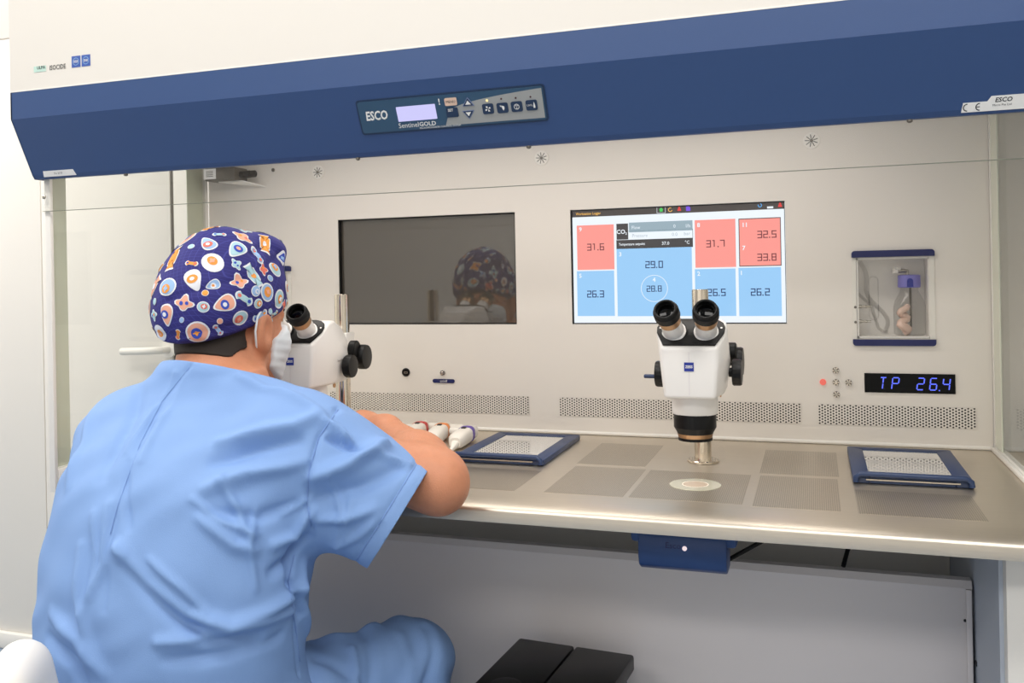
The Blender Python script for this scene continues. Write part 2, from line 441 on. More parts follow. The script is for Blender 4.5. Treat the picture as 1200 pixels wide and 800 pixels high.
# icon outlines in white
x0, x1, z0, z1 = rect(470, 92, 514, 126)
for a in ((x0, x1, z0, z0 + .0006), (x0, x1, z1 - .0006, z1), (x0, x0 + .0006, z0, z1), (x1 - .0006, x1, z0, z1)): t.box(a[0], a[1], SY - .0009, SY - .0006, a[2], a[3])
x0, x1, z0, z1 = rect(1024, 94, 1055, 103); t.box(x0, x1, SY - .0009, SY - .0006, z0, z1)
t.build('lettering', L['white'], m2)
t = MB(); t.text('Pressure', sp(385, 240), .010, lift=TL_, sx=.95); t.text('0.0', sp(560, 234), .010, lift=TL_); t.text('bar', sp(622, 230), .010, lift=TL_); t.build('lettering', L['faint'], m2)
t = MB(); t.text('Workstation Logger', sp(126, 130), .0078, lift=TL_, sx=.86, bold=.01); c = sp(538, 110)
for k in range(18):
    a0, a1 = radians(60 + 16 * k), radians(60 + 16 * (k + 1))
    t.add([(c[0] + r * cos(a), SY - TL_, c[2] + r * sin(a)) for a, r in ((a0, .0032), (a1, .0032), (a1, .0046), (a0, .0046))], [(0, 1, 2, 3)])
t.build('lettering', L['orange'], m2)
t = MB(); c = sp(492, 110); y_ = SY - TL_
t.add([(c[0] + a, y_, c[2] + d) for a, d in ((-.0048, 0), (.0048, 0), (0, .0048), (-.0032, 0), (.0032, 0), (.0032, -.0042), (-.0032, -.0042))], [(0, 1, 2), (3, 6, 5, 4)]); t.build('home_icon', L['green'], m2)
for x, y in ((583, 106), (1089, 86)):
    t = MB(); c = sp(x, y); t.add([(c[0] + a, y_, c[2] + d) for a, d in ((-.004, -.004), (.004, -.004), (.003, .001), (-.003, .001))], [(0, 1, 2, 3)])
    t.add([(c[0] + .0022 * cos(k * pi / 5), y_, c[2] + .0028 + .0022 * sin(k * pi / 5)) for k in range(10)], [tuple(range(10))])
    t.build('alarm_icon', L['ired'], m2, kind='stuff')
t = MB(); c = sp(628, 104); t.add([(c[0] + a, y_, c[2] + d) for a, d in ((-.0045, -.005), (.0045, -.005), (.0045, .002), (.001, .005), (-.0045, .005))], [(0, 1, 2, 3, 4)]); t.build('page_icon', L['purple'], m2)
t = MB(); c = sp(988, 88)
for k in range(18):
    a0, a1 = radians(150 + 16 * k), radians(150 + 16 * (k + 1))
    t.add([(c[0] + r * cos(a), y_, c[2] + r * sin(a)) for a, r in ((a0, .0026), (a1, .0026), (a1, .0042), (a0, .0042))], [(0, 1, 2, 3)])
t.build('refresh_icon', L['sky'], m2)

# ------------------------------------------------------------------ gas wash-bottle compartments
M['acryl'] = glassmat('acrylic_cover', (0.985, 0.985, 0.98, 1), 0.5)
M['recess'] = mat('recess_grey', rgb(250, 247, 243), 0.5, var=0.02)
M['purplecap'] = mat('lilac_plastic', rgb(130, 126, 205), 0.4)
M['capblue'] = mat('deep_blue_slot', rgb(24, 40, 150), 0.4)
M['pink'] = mat('pinkish_tubing', rgb(236, 205, 190), 0.35, var=0.1, vscale=60)


def compartment(dx, label):
    o = thing('bottle_compartment', (1.0445 + dx, 0.0, 0.955), label, 'compartment')
    x0, x1, z0, z1 = (CP[0] + dx, CP[1] + dx, CP[2], CP[3]); D = 0.067
    b = MB(); k = .001
    b.box(x0 + k, x1 - k, D, D + .004, z0 + k, z1 - k); b.box(x0 + k, x0 + k + .003, 0.001, D, z0 + k, z1 - k); b.box(x1 - k - .003, x1 - k, 0.001, D, z0 + k, z1 - k)
    b.box(x0 + k, x1 - k, .001, D, z0 + k, z0 + k + .003); b.box(x0 + k, x1 - k, .001, D, z1 - k - .003, z1 - k)
    b.build('recess_box', M['recess'], o)
    X0, X1, Z0, Z1 = 0.9695 + dx, 1.1190 + dx, 0.954, 1.1405

    def bar(za, zb, top):
        r = .006; pts = []
        c4 = [(X0 + r, za + r, 180, 270), (X1 - r, za + r, 270, 360), (X1 - r, zb - r, 0, 90), (X0 + r, zb - r, 90, 180)]
        for i, (cx, cz, a, e) in enumerate(c4):
            if (i < 2) != top:
                pts += [(cx + r * cos(radians(a + (e - a) * j / 5)), -.006, cz + r * sin(radians(a + (e - a) * j / 5))) for j in range(6)]
            else:
                pts.append(((X0, X1, X1, X0)[i], -.006, (za, za, zb, zb)[i]))
        return MB().slab(pts, (0, 1, 0), .0055).build('blue_bar', M['navy'], o)
    bar(1.1275, Z1, True); bar(Z0, 0.9665, False)
    MB().box(X0 + .0005, X1 - .0005, -.005, -.0015, .9668, 1.1272).build('clear_cover', M['acryl'], o)
    MB().box(X0 + .0005, CP[0] + dx, -.0012, -.0003, .967, 1.127).build('white_margin', M['white'], o); MB().box(CP[1] + dx - .003, X1 - .0005, -.0012, -.0003, .967, 1.127).build('white_margin', M['white'], o)
    for zz in (1.030, 1.0005):
        f = MB(); f.lathe([(.0026, 0), (.0026, .002)], (X0 + .0055, -.005, zz), (0, -1, 0), 12); n = f.build('screw_head', M['grey'], o)
        f = MB(); f.lathe([(.0035, 0), (.0035, .006), (.0022, .007), (.0022, .013), (.003, .0135), (.003, .016), (.002, .017), (.002, .024)], (x0 + .004, .025, zz), (1, 0, 0), 12)
        f.build('hose_fitting', M['satin'], o, smooth=.7)
    f = MB(); cc = (x0 + .034, .040, 1.046); zs = [(-.035 + .07 * k / 8) for k in range(9)]
    pts = [(cc[0] + .0085 * cos(a), cc[1], cc[2] + .035 + .0085 * sin(a)) for a in [pi * k / 10 for k in range(11)]] + [(cc[0] + .0085 * cos(a), cc[1], cc[2] - .035 + .0085 * sin(a)) for a in [pi + pi * k / 10 for k in range(11)]]
    f.tube(pts + pts[:1], .0011, 6); f.build('slot_outline', M['bottle'], o)
    f = MB(); pts = [(x0 + .01 + .045 * (1 - cos(a)) * .5 + .008 * sin(3 * a), .057, 1.12 - .045 * a) for a in [3.1 * k / 24 for k in range(25)]]
    f.tube(pts, .004, 8)
    f.tube([(x0 + .006, .06, 1.055), (x0 + .03, .058, 1.03), (x0 + .043, .06, .985), (x0 + .052, .06, .978), (x0 + .06, .065, .977)], .003, 8); f.build('gas_hose', M['bottle'], o, smooth=.8)
    return o


compartment(0, 'recessed gas bottle compartment with blue bars and clear cover, right of the lit monitor')
compartment(-1.4255, 'blue-barred bottle compartment mostly hidden behind the patterned scrub cap')


def washbottle(dx, label):
    o = thing('wash_bottle', (1.0765 + dx, .045, .9725), label, 'bottle', 'gas wash bottles'); c = (1.0765 + dx, .0345, .9725)
    b = MB(); b.lathe([(.024, 0), (.029, .003), (.0295, .055), (.027, .067), (.019, .082), (.0165, .088), (.0165, .098)], c, n=28); b.build('glass_body', M['bottle'], o, smooth=.8)
    b = MB(); b.lathe([(.0195, .094), (.021, .096), (.0205, .118), (.0165, .1195)], c, n=28); b.build('cap', M['purplecap'], o, smooth=.6)
    b = MB(); y = .0205; b.slab([(c[0] + .0055 * cos(a), c[1] - .0213, c[2] + .107 + .0055 * sin(a)) for a in [pi * k / 10 for k in range(11)]] + [(c[0] - .0055, c[1] - .0213, c[2] + .0955), (c[0] + .0055, c[1] - .0213, c[2] + .0955)], (0, 1, 0), .002)
    b.build('cap_slot', M['capblue'], o)
    b = MB(); b.tube([(c[0] - .003, c[1], c[2] + .119), (c[0] - .003, c[1], c[2] + .1265), (c[0] - .012, c[1] - .004, c[2] + .1275), (c[0] - .024, c[1] - .01, c[2] + .126)], .0038, 10); b.build('elbow_connector', M['satin'], o, smooth=.8)
    b = MB(); b.lathe([(.006, -.003), (.006, .004), (.003, .006), (.003, .010)], (c[0] - .026, c[1] - .011, c[2] + .126), (0, 0, 1), 12); b.lathe([(.0035, 0), (.0035, .01)], (c[0] - .026, c[1] - .011, c[2] + .132), (1, 0, 0), 10); b.build('white_valve', M['scopewhite'], o, smooth=.6)
    b = MB(); b.tube([(c[0] + .002, c[1], c[2] + .095), (c[0] + .002, c[1], c[2] + .015)], .0022, 8); b.build('dip_tube', M['grey'], o)
    b = MB(); b.tube([(c[0] - .012 + .007 * sin(k * .9), c[1] - .012 + .006 * cos(k * .7), c[2] + .006 + .052 * k / 16) for k in range(17)], [.009 - .003 * k / 16 for k in range(17)], 8); b.build('pale_pink_tubing', M['pink'], o, smooth=.8)
    return o


washbottle(0, 'glass wash bottle with lilac cap and deep blue slot behind the right clear cover')

# ------------------------------------------------------------------ temperature displays
LED = lit('blue_led_digits', 92, 110, 255, 1.3)


def leddisplay(x0, z0, z1, body, label):
    o = thing('temperature_display', (x0 + .081, 0, z0), label, 'display')
    MB().box(x0, x0 + .1617, -.0025, -.0002, z0, z1).build('black_window', M['gloss'], o)
    zc = (z0 + z1) / 2
    for ch, fx in body:
        t = MB(); seg(t, ch, (x0 + fx, -.0025, zc - .0005), .0115, .0225, .0021, .0009, .12, .0004); t.build('lit_digit', LED, o, kind='stuff')
    MB().box(x0 + .1325, x0 + .1345, -.0031, -.0027, zc - .0135, zc - .0115).build('lit_point', LED, o)
    return o


leddisplay(.9893, .8625, .9002, [('T', .0335), ('P', .056), ('2', .101), ('6', .1235), ('4', .146)], 'black temperature window with blue digits, right of the push buttons')
leddisplay(-.5215, .8625, .9002, [('T', .0335), ('P', .056), ('2', .101), ('6', .1235), ('E', .146)], 'blue-digit temperature window half hidden by the masked face')

# ------------------------------------------------------------------ push buttons, ports
LRED = lit('red_button_light', 240, 110, 95, .9)


def button(x, z, label, face, r=.0062, group=None):
    o = thing('push_button', (x, 0, z), label, 'button', group)
    b = MB(); b.lathe([(r, 0), (r, .0025), (r * .85, .0035), (r * .62, .0035), (r * .62, .0028)], (x, -.0003, z), (0, -1, 0), 20); b.build('collar', M['grey'] if face != LRED else LRED, o, smooth=.5)
    if face != LRED:
        b = MB()
        for k in range(6): b.lathe([(.0016, 0), (.0016, .0018)], (x + r * .78 * cos(k * pi / 3), -.0032, z + r * .78 * sin(k * pi / 3)), (0, -1, 0), 8)
        b.build('collar_studs', M['chrome'], o)
    b = MB(); b.lathe([(r * .55, 0), (r * .55, .0042), (r * .4, .0048)], (x, -.0003, z), (0, -1, 0), 16); b.build('button_cap', face, o, smooth=.5)
    return o


G = 'push buttons beside the blue digit window'
button(.912, .881, 'red-lit push button at the left arm of the button cross', LRED, group=G)
button(.9365, .905, 'steel push button at the top of the button cross', M['satin'], group=G)
button(.9365, .881, 'steel push button in the centre of the button cross', M['chrome'], group=G)
button(.960, .881, 'steel push button at the right arm of the button cross', M['satin'], group=G)
button(.937, .857, 'steel push button at the bottom of the button cross', M['satin'], group=G)
button(.089, .886, 'small steel push button above the blue on/off plate', M['chrome'], .0055)
o = thing('name_plate', (.091, 0, .8675), 'small dark blue on/off plate under the steel button', 'label plate')
r = .0045; pts = [(.118 - r + r * cos(a), -.002, .8675 + r * sin(a)) for a in [-pi / 2 + pi * k / 8 for k in range(9)]] + [(.0635 + r + r * cos(a), -.002, .8675 + r * sin(a)) for a in [pi / 2 + pi * k / 8 for k in range(9)]]
MB().slab(pts, (0, 1, 0), .0018).build('plate', M['navy'], o)
MB().text('on/off', (.091, -.0021, .8675), .0075, lift=.0003).build('lettering', M['paleprint'], o)
o = thing('cable_port', (-.004, 0, .886), 'round black cable port between the left microscope and on/off button', 'port')
MB().lathe([(.0098, 0), (.0098, .002), (.0085, .003), (.007, .003), (.0068, .0015)], (-.004, -.0002, .886), (0, -1, 0), 28).build('ring', M['black'], o, smooth=.5)
f = MB()
for a in ((-.0085, .0005, .8865, .8875), (-.0085, .0005, .8835, .8843), (-.0085, -.0077, .8835, .8875), (-.0003, .0005, .8835, .8875)): f.box(a[0], a[1], -.0026, -.0018, a[2], a[3])
f.build('socket', M['satin'], o)


def starport(x, z, label):
    o = thing('radial_vent', (x, 0, z), label, 'vent', 'round radial vents under the hood')
    MB().lathe([(.0165, 0), (.0165, .0012), (.0155, .0018)], (x, -.0002, z), (0, -1, 0), 32).build('disc', M['white'], o, smooth=.5)
    f = MB()
    for k in range(9):
        a = 2 * pi * k / 9 + .3; d = np.array([cos(a), 0, sin(a)]); e = np.array([-sin(a), 0, cos(a)]); c = np.array([x, -.0021, z])
        f.slab([c + d * .004 + e * .0007, c + d * .0125 + e * .0007, c + d * .0125 - e * .0007, c + d * .004 - e * .0007], (0, -1, 0), .0003)
    f.build('slits', M['ink'], o)
    MB().lathe([(.0034, 0), (.0034, .0016), (.002, .0022)], (x, -.002, z), (0, -1, 0), 14).build('centre_pin', M['grey'], o, smooth=.5)


starport(-.227, 1.3635, 'round radial vent above the dark monitor, beside the latch')
starport(.335, 1.3635, 'round radial vent between the two monitors')
starport(.899, 1.3635, 'round radial vent above and right of the lit monitor')

# grey sensor box at the left rear corner
o = thing('sensor_box', (-.46, 0, 1.345), 'grey sensor box with label and round fittings at the left rear corner', 'sensor')
MB().box(-.512, -.425, -.055, -.002, 1.352, 1.383).build('housing', M['grey'], o, bevel=.003)
MB().box(-.513, -.478, -.0562, -.0553, 1.356, 1.381).build('paper_label', M['label'], o)
t = MB()
for k in range(4): t.box(-.506, -.486, -.0566, -.0562, 1.362 + .004 * k, 1.3635 + .004 * k)
t.build('label_lines', M['grey'], o)
f = MB(); f.lathe([(.008, 0), (.008, .012), (.006, .013), (.006, .018), (.009, .019), (.009, .028), (.005, .029), (.005, .034)], (-.426, -.03, 1.366), (1, 0, 0), 18); f.lathe([(.0045, 0), (.0085, .002), (.0085, .01), (.006, .012)], (-.394, -.03, 1.366), (1, 0, 0), 18); f.build('fitting', M['holes'], o, smooth=.6)
MB().slab([(-.49, -.03, 1.352), (-.42, -.03, 1.352), (-.372, -.004, 1.338), (-.40, -.004, 1.345)], (0, 0, -1), .0025).build('bracket', M['white'], o)
o = thing('screw', (-.352, 0, 1.3765), 'tiny screw in the panel right of the sensor box', 'screw')
MB().lathe([(.0045, 0), (.0045, .0015), (.003, .0026)], (-.352, -.0003, 1.3765), (0, -1, 0), 14).build('head', M['grey'], o, smooth=.5)

# ================================================================== side walls of the chamber
def side(x, s, label):
    o = thing('side_panel', (x, -.25, .70), label, 'side panel'); i0, i1 = (x - .0145, x) if s < 0 else (x, x + .0145)
    pr = MB()
    zb = .690 if s < 0 else .758
    pr.box(i0, i1, -.4945, -.486, zb, 1.4685); pr.box(i0, i1, -.009, -.002, zb, 1.4685)
    pr.box(i0, i1, -.486, -.009, zb, .735 if s < 0 else .766)
    pr.build('white_frame', M['white'], o, bevel=.0015)
    xm = (i0 + i1) / 2
    MB().box(xm - .003, xm + .003, -.4855, -.0095, .7355 if s < 0 else .7665, 1.4685).build('glass_pane', M['sideglass'], o)
    g = MB(); zb = .7365 if s < 0 else .7665
    g.box(xm - .0055, xm - .0035, -.484, -.443, zb, 1.467); g.build('green_tinted_strip', M['strip'], o)
    g = MB(); g.box(xm - .0055, xm - .0035, -.068, -.0095, zb, 1.467); g.build('green_tinted_strip', M['strip'], o)
    if s > 0:
        MB().box(x - .006, x - .0002, -.4945, -.006, ZT + .0005, ZT + .009).build('base_bead', M['white'], o, bevel=.002)
    return o


side(-.543, -1, 'left white framed side panel of the workstation with a clear pane')
side(1.215, 1, 'right glass side panel beside the blue-framed tray')

# glass sash hanging below the hood
o = thing('glass_sash', (.33, -.497, 1.2515), 'clear glass sash with an exposed lower edge hanging below the blue hood', 'glass sash')
MB().box(-.5555, 1.30, -.5005, -.4955, 1.2515, 1.46).build('pane', M['glass'], o)
MB().box(-.5555, 1.30, -.5005, -.4955, 1.2505, 1.2513).build('lower_edge', mat('dull_green_glass_edge', rgb(120, 126, 112), .4), o)
c = on(52, 231, 1, -.5015)
MB().lathe([(.004, 0), (.004, .002), (.0025, .003)], c, (0, -1, 0), 14).build('screw_head', M['satin'], o, smooth=.5)

# ================================================================== the hood
HX0 = -.562; HX1 = 1.75
hd = thing('workstation_hood', (.4, -.3, 1.31), 'deep blue and white fan hood running across above the glass', 'hood')
PF = [(-.300, 1.312), (-.500, 1.312), (-.5085, 1.3135), (-.514, 1.320), (-.565, 1.424), (-.565, 1.4755), (-.300, 1.4755)]


def hoodprism(name, prof, m, x0=HX0, x1=HX1, bevel=0):
    mb = MB(); k = len(prof); vs = [(x0, y, z) for y, z in prof] + [(x1, y, z) for y, z in prof]
    mb.add(vs, [tuple(range(k)), tuple(range(2 * k - 1, k - 1, -1))] + [(i, k + i, k + (i + 1) % k, (i + 1) % k) for i in range(k)])
    return mb.build(name, m, hd, bevel=bevel)


FP = [(-.512, 1.3135), (-.517, 1.3205), (-.565, 1.424), (-.565, 1.4755), (-.555, 1.4755), (-.555, 1.424), (-.5065, 1.3205), (-.503, 1.3135)]
fascia = hoodprism('fascia', FP, M['blue'])
e = MB(); e.slab([(HX0, -.512, 1.3135), (HX0, -.517, 1.3205), (HX0, -.565, 1.424), (HX0, -.565, 1.4755), (HX0, -.02, 1.4755), (HX0, -.02, 1.43), (HX0, -.45, 1.43), (HX0, -.492, 1.3135)], (1, 0, 0), .003).build('end_plate', M['blue'], hd)
hoodprism('upper_housing', [(-.565, 1.4785), (-.565, 2.25), (.10, 2.25), (.10, 1.502), (-.02, 1.502), (-.54, 1.502), (-.54, 1.4785)], mat('cream_white_enamel', rgb(232, 227, 219), .45, bump=.06, bscale=900))
hoodprism('white_lip', [(-.5654, 1.4757), (-.5654, 1.4785), (-.556, 1.4785), (-.556, 1.4757)], M['white'])
MB().box(-.5575, 1.235, -.49, -.002, 1.47, 1.4995).build('chamber_ceiling', M['white'], hd)
for u, v in ((420, 190), (1066, 143), (148, 208), (620, 176)):
    c = on(u, v, 1, -.507); MB().lathe([(.004, 0), (.004, .003), (.002, .0045)], (c[0], -.508, 1.3135), (0, 0, -1), 12).build('screw_head', M['grey'], hd)
# writing on the white housing
def hp(x, y, s=12.0, ox=20, oy=50): return on(ox + x / s, oy + y / s, 1, -.5652)
st = MB(); a = hp(236, 325)[0]; bq = hp(408, 400); st.box(a, bq[0], -.5656, -.5652, bq[2], hp(408, 318)[2]); st.build('green_sticker', mat('mint_sticker', rgb(196, 226, 214), .5), hd)
t = MB(); t.text('ULPA', (hp(340, 350)[0], -.566, hp(340, 352)[2]), .0085, bold=.01); t.text('ISOCIDE', (hp(572, 345)[0], -.5658, hp(572, 345)[2]), .0125, bold=.005, sx=.84); t.build('lettering', M['ink'], hd)
for xa, xb in ((768, 893), (908, 1032)):
    A = hp(xa, 190); B = hp(xb, 345); z1 = hp(900, 178)[2]; z0 = hp(900, 338)[2]
    q = MB().box(A[0], B[0], -.5656, -.5652, z0, z1).build('blue_sticker', mat('blue_sticker', rgb(64, 96, 176), .5), hd)
    t = MB(); cx, cz = (A[0] + B[0]) / 2, (z0 + z1) / 2
    for k in range(24):
        a0, a1 = 2 * pi * k / 24, 2 * pi * (k + 1) / 24
        t.add([(cx + r * cos(a), -.566, cz + r * sin(a)) for a, r in ((a0, .0062), (a1, .0062), (a1, .0072), (a0, .0072))], [(0, 1, 2, 3)])
    t.build('sticker_ring', mat('pale_blue_print', rgb(150, 190, 226), .5), q)
    t = MB(); t.text('SGS' if xa < 800 else 'SNI', (cx, -.566, cz), .0062, bold=.02); t.build('lettering', M['paleprint'], q)
# slope frame of the fascia
sd = np.array([0, -(.565 - .517), 1.424 - 1.3205]); sd /= np.linalg.norm(sd); SN = np.cross([1, 0, 0], sd)
S0 = np.array([0, -.517, 1.3205])
# control panel
cpn = bpy.data.objects.new('control_panel', None); COL.objects.link(cpn); cpn.parent = hd
c0 = onp(530, 128, S0, SN); cpn.location = Vector(c0) - hd.location


def cp(x, y): return onp(400 + x / 4.615, 80 + y / 4.615, S0, SN)


def axes(pts):  # x and slope coordinate
    return [(p[0], (p - S0) @ sd) for p in pts]


def P(x, s, l=0.0): return S0 + np.array([x, 0, 0]) + sd * s + SN * l


X0 = (cp(90, 182)[0] + cp(120, 355)[0]) / 2; X1 = (cp(1092, 95)[0] + cp(1108, 270)[0]) / 2
q = axes([cp(90, 182), cp(1092, 95), cp(1108, 270), cp(120, 355)]); s1 = (q[0][1] + q[1][1]) / 2; s0 = (q[2][1] + q[3][1]) / 2


def rslab(x0, x1, a0, a1, r, l, t, name, m, par):
    pts = []
    for cx, cs, a in ((x0 + r, a0 + r, 180), (x1 - r, a0 + r, 270), (x1 - r, a1 - r, 0), (x0 + r, a1 - r, 90)):
        pts += [P(cx + r * cos(radians(a + 22.5 * k)), cs + r * sin(radians(a + 22.5 * k)), l) for k in range(5)]
    return MB().slab(pts, SN, t).build(name, m, par)


M['teal'] = mat('dark_teal_membrane', rgb(52, 84, 112), .3); M['warmgrey'] = mat('warm_grey_membrane', rgb(164, 166, 164), .35)
M['keydark'] = mat('navy_key', rgb(34, 54, 84), .35); M['peach'] = mat('peach_key', rgb(232, 200, 178), .4)
rslab(X0 - .003, X1 + .003, s0 - .003, s1 + .003, .005, .0002, .0012, 'rim', M['keydark'], cpn)
rslab(X0, X1, s0, s1, .004, .0014, .0008, 'membrane', M['teal'], cpn)
# grey swoosh
pts = []; N = 16
xa = cp(560, 250)[0]
for k in range(N + 1):
    f_ = k / N; x = xa + (X1 - .002 - xa) * f_; pts.append(P(x, s0 + (s1 - s0) * (.08 + .86 * min(1, f_ * 1.02) ** .24), .0022))
pts += [P(X1 - .002, s0 + .003, .0022), P(xa, s0 + .003, .0022)]
MB().slab(pts, SN, .0004).build('grey_field', M['warmgrey'], cpn)


def crect(xa, ya, xb, yb):
    a = cp(xa, ya); c = cp(xb, yb); A, C_ = axes([a, c]); return A[0], C_[0], C_[1], A[1]


def cc(x, y):
    return axes([cp(x, y)])[0]


a = cc(300, 208); b_ = cc(508, 190); d_ = cc(522, 270); e_ = cc(312, 287)
rslab((a[0] + e_[0]) / 2, (b_[0] + d_[0]) / 2, (d_[1] + e_[1]) / 2, (a[1] + b_[1]) / 2, .001, .0022, .001, 'lit_display', lit('lcd_lavender', 205, 202, 250), cpn)
t = MB(); x, s = cc(195, 256); t.text('ESCO', P(x, s, .0024), .021, w=sd, bold=.03, sx=.78, shear=.1); x, s = cc(408, 304)
t.text('Sentinel', P(cc(368, 306)[0], cc(368, 306)[1], .0024), .0118, w=sd); t.text('GOLD', P(cc(470, 298)[0], cc(470, 298)[1], .0024), .0098, w=sd, bold=.02, sx=1.1)
t.text('MICROPROCESSOR CONTROL SYSTEM', P(cc(538, 313)[0], cc(538, 313)[1], .0028), .0042, w=sd); t.text('!', P(*cc(532, 180), .0028), .014, w=sd, bold=.02)
t.build('lettering', M['paleprint'], cpn)


def keyat(x, y, w_, h_, name, m, r=.002):
    xx, ss = cc(x, y); return rslab(xx - w_ / 2, xx + w_ / 2, ss - h_ / 2, ss + h_ / 2, r, .0026, .0012, name, m, cpn)


KW = (cc(1063, 190)[0] - cc(1001, 190)[0]); KH = .0165
k1 = keyat(595, 178, KW * 1.12, .0125, 'key', M['peach']); k1['label'] = 'peach key'
t = MB(); t.text('MENU', P(*cc(595, 178), .0040), .006, w=sd); t.build('lettering', M['ink'], k1)
k2 = keyat(604, 236, KW * 1.08, .0155, 'key', M['keydark']); t = MB(); t.text('SET', P(cc(595, 224)[0], cc(595, 224)[1], .0040), .006, w=sd, bold=.02); t.build('lettering', M['paleprint'], k2)
for x, y, sg in ((688, 182, 1), (693, 244, -1)):
    xx, ss = cc(x, y); tr = lambda r, l: [P(xx + r * 1.15 * cos(radians(g)), ss + sg * r * .9 * sin(radians(g)) - sg * .001, l) for g in ((90, 210, 330) if sg > 0 else (90, 330, 210))]
    k = MB().slab(tr(.0105, .0026), SN, .001).build('arrow_key', mat('blue_grey_key', rgb(120, 134, 170), .4), cpn)
    MB().slab(tr(.0085, .0037), SN, .0003).build('arrow_face', M['keydark'], k); MB().slab(tr(.0048, .0041), SN, .0003).build('arrow_mark', M['paleprint'], k)
for i, (x, y) in enumerate(((797, 216), (875, 211), (952, 204), (1032, 196))):
    k = keyat(x, y, KW, KH, 'key', M['keydark'], .003); xx, ss = cc(x, y); t = MB()
    if i == 0:
        for j in range(4):
            g = pi / 2 * j + .4; t.slab([P(xx + r * cos(g + o_), ss + r * sin(g + o_), .004) for r, o_ in ((.0008, 0), (.0045, -.35), (.0052, .25), (.0035, .45))], SN, .0003)
    elif i == 1:
        t.slab([P(xx + a_ * .001, ss + b_ * .001, .004) for a_, b_ in ((-1.5, 4), (3.5, 2.5), (3.5, -1), (1.5, -4.5), (0, -1))], SN, .0003); t.slab([P(xx + a_ * .001, ss + b_ * .001, .004) for a_, b_ in ((-4, 4), (-3, 4.5), (-1.5, 2), (-2, 1.5))], SN, .0003)
    elif i == 2:
        for j in range(20):
            a0, a1 = 2 * pi * j / 20, 2 * pi * (j + 1) / 20; t.add([P(xx + r * cos(g), ss + r * sin(g), .0041) for g, r in ((a0, .0036), (a1, .0036), (a1, .0045), (a0, .0045))], [(0, 1, 2, 3)])
        for g in (.9, 2.2, 4.7): t.slab([P(xx + r * cos(g + o_), ss + r * sin(g + o_), .004) for r, o_ in ((.0004, 0), (.003, -.3), (.003, .3))], SN, .0003)
    else:
        t.text('UV/L', P(xx - .0028, ss, .004), .0046, w=sd); t.slab([P(xx + a_ * .001, ss + b_ * .001, .004) for a_, b_ in ((3, -4.5), (6, -4.5), (6, -1), (5.2, 3), (4.5, 5), (3.8, 3), (3, -1))], SN, .0003)
    t.build('pictogram', M['paleprint'], k)
    x2, y2 = ((790, 172), (867, 163), (945, 158), (1025, 152))[i]; c = P(*cc(x2, y2), .0024)
    MB().lathe([(.0016 if i else .0024, 0), (.0014 if i else .002, .0008)], c, SN, 10).build('indicator_light', lit('yellow_led', 255, 236, 170, 1.1) if i == 0 else mat('dark_red_led', rgb(72, 34, 34), .4), cpn)
# white stickers on the lower edge of the fascia
A = onp(1126, 134, S0, SN)[0]; s_a = axes([onp(1150, 133, S0, SN)])[0][1]
k = MB().slab([P(A, -.004, .0003), P(A + .165, -.004, .0003), P(A + .165, .0165, .0003), P(A + .0365, .0165, .0003), P(A + .032, .0095, .0003), P(A + .002, .0095, .0003)], SN, .0004).build('white_sticker', M['label'], hd)
t = MB(); xx, ss = axes([onp(1134, 132.5, S0, SN)])[0]
for c_, fl in ((xx - .001, 0), (xx + .0145, 1)):
    for j in range(10):
        a0, a1 = radians(90 + 18 * j), radians(90 + 18 * (j + 1)); t.add([P(c_ + r * cos(g), .0028 + r * sin(g), .0009) for g, r in ((a0, .0042), (a1, .0042), (a1, .0055), (a0, .0055))], [(0, 1, 2, 3)])
    if fl: t.slab([P(c_ - .005, .0023, .0008), P(c_, .0023, .0008), P(c_, .0034, .0008), P(c_ - .005, .0034, .0008)], SN, .0001)
t.text('ESCO', P(A + .052, .0105, .0009), .0085, w=sd, bold=.02, shear=.15); t.text('Micro Pte Ltd', P(A + .05, .0035, .0009), .0042, w=sd)
t.text('BIOLOGICAL SAFETY WORKSTATION', P(A + .115, .0110, .0009), .0042, w=sd); t.text('MADE FOR ART CLINICS', P(A + .115, .0045, .0009), .0042, w=sd)
t.build('lettering', M['ink'], k)
A = onp(52, 208, S0, SN)[0]; B = onp(88, 205, S0, SN)[0]
k = MB().slab([P(A, -.004, .0003), P(B + .004, -.004, .0003), P(B, .008, .0003), P(A + .003, .008, .0003)], SN, .0004).build('white_sticker', M['label'], hd)
MB().text('SN 2019', P((A + B) / 2, .002, .0008), .006, w=sd).build('lettering', M['grey'], k)

# ================================================================== worktop
wt = thing('steel_worktop', (.33, -.3, .725), 'long brushed steel worktop with rounded front edge and perforated plates', 'worktop')
pr = [(-.002, .732), (-.002, ZT), (-.535, ZT)]
for k in range(1, 13):
    a = radians(90 * k / 12); pr.append((-.535 - .068 * sin(a), ZT - .014 + .014 * cos(a)))
pr += [(-.603, .7265), (-.596, .7245), (-.56, .7245), (-.55, .732)]
mb = MB(); k = len(pr); wx0, wx1 = -.40, 1.75
PL = [(.4790, .6055, -.297, -.088), (.4840, .6120, -.522, -.3165), (.620, .792, -.520, -.318), (.8045, .9330, -.299, -.086), (.8065, .9300, -.528, -.318), (.25, .435, -.523, -.372), (.953, 1.118, -.532, -.385)]
vs = [(wx0, y, z) for y, z in pr] + [(wx1, y, z) for y, z in pr]
mb.add(vs, [tuple(range(k)), tuple(range(2 * k - 1, k - 1, -1))] + [(i, k + i, k + (i + 1) % k, (i + 1) % k) for i in range(k)])
mb.build('top_sheet', M['steel'], wt, smooth=.5)


MB().box(-.541, -.3995, -.395, -.003, .740, ZT).build('end_sheet', M['steel'], wt)


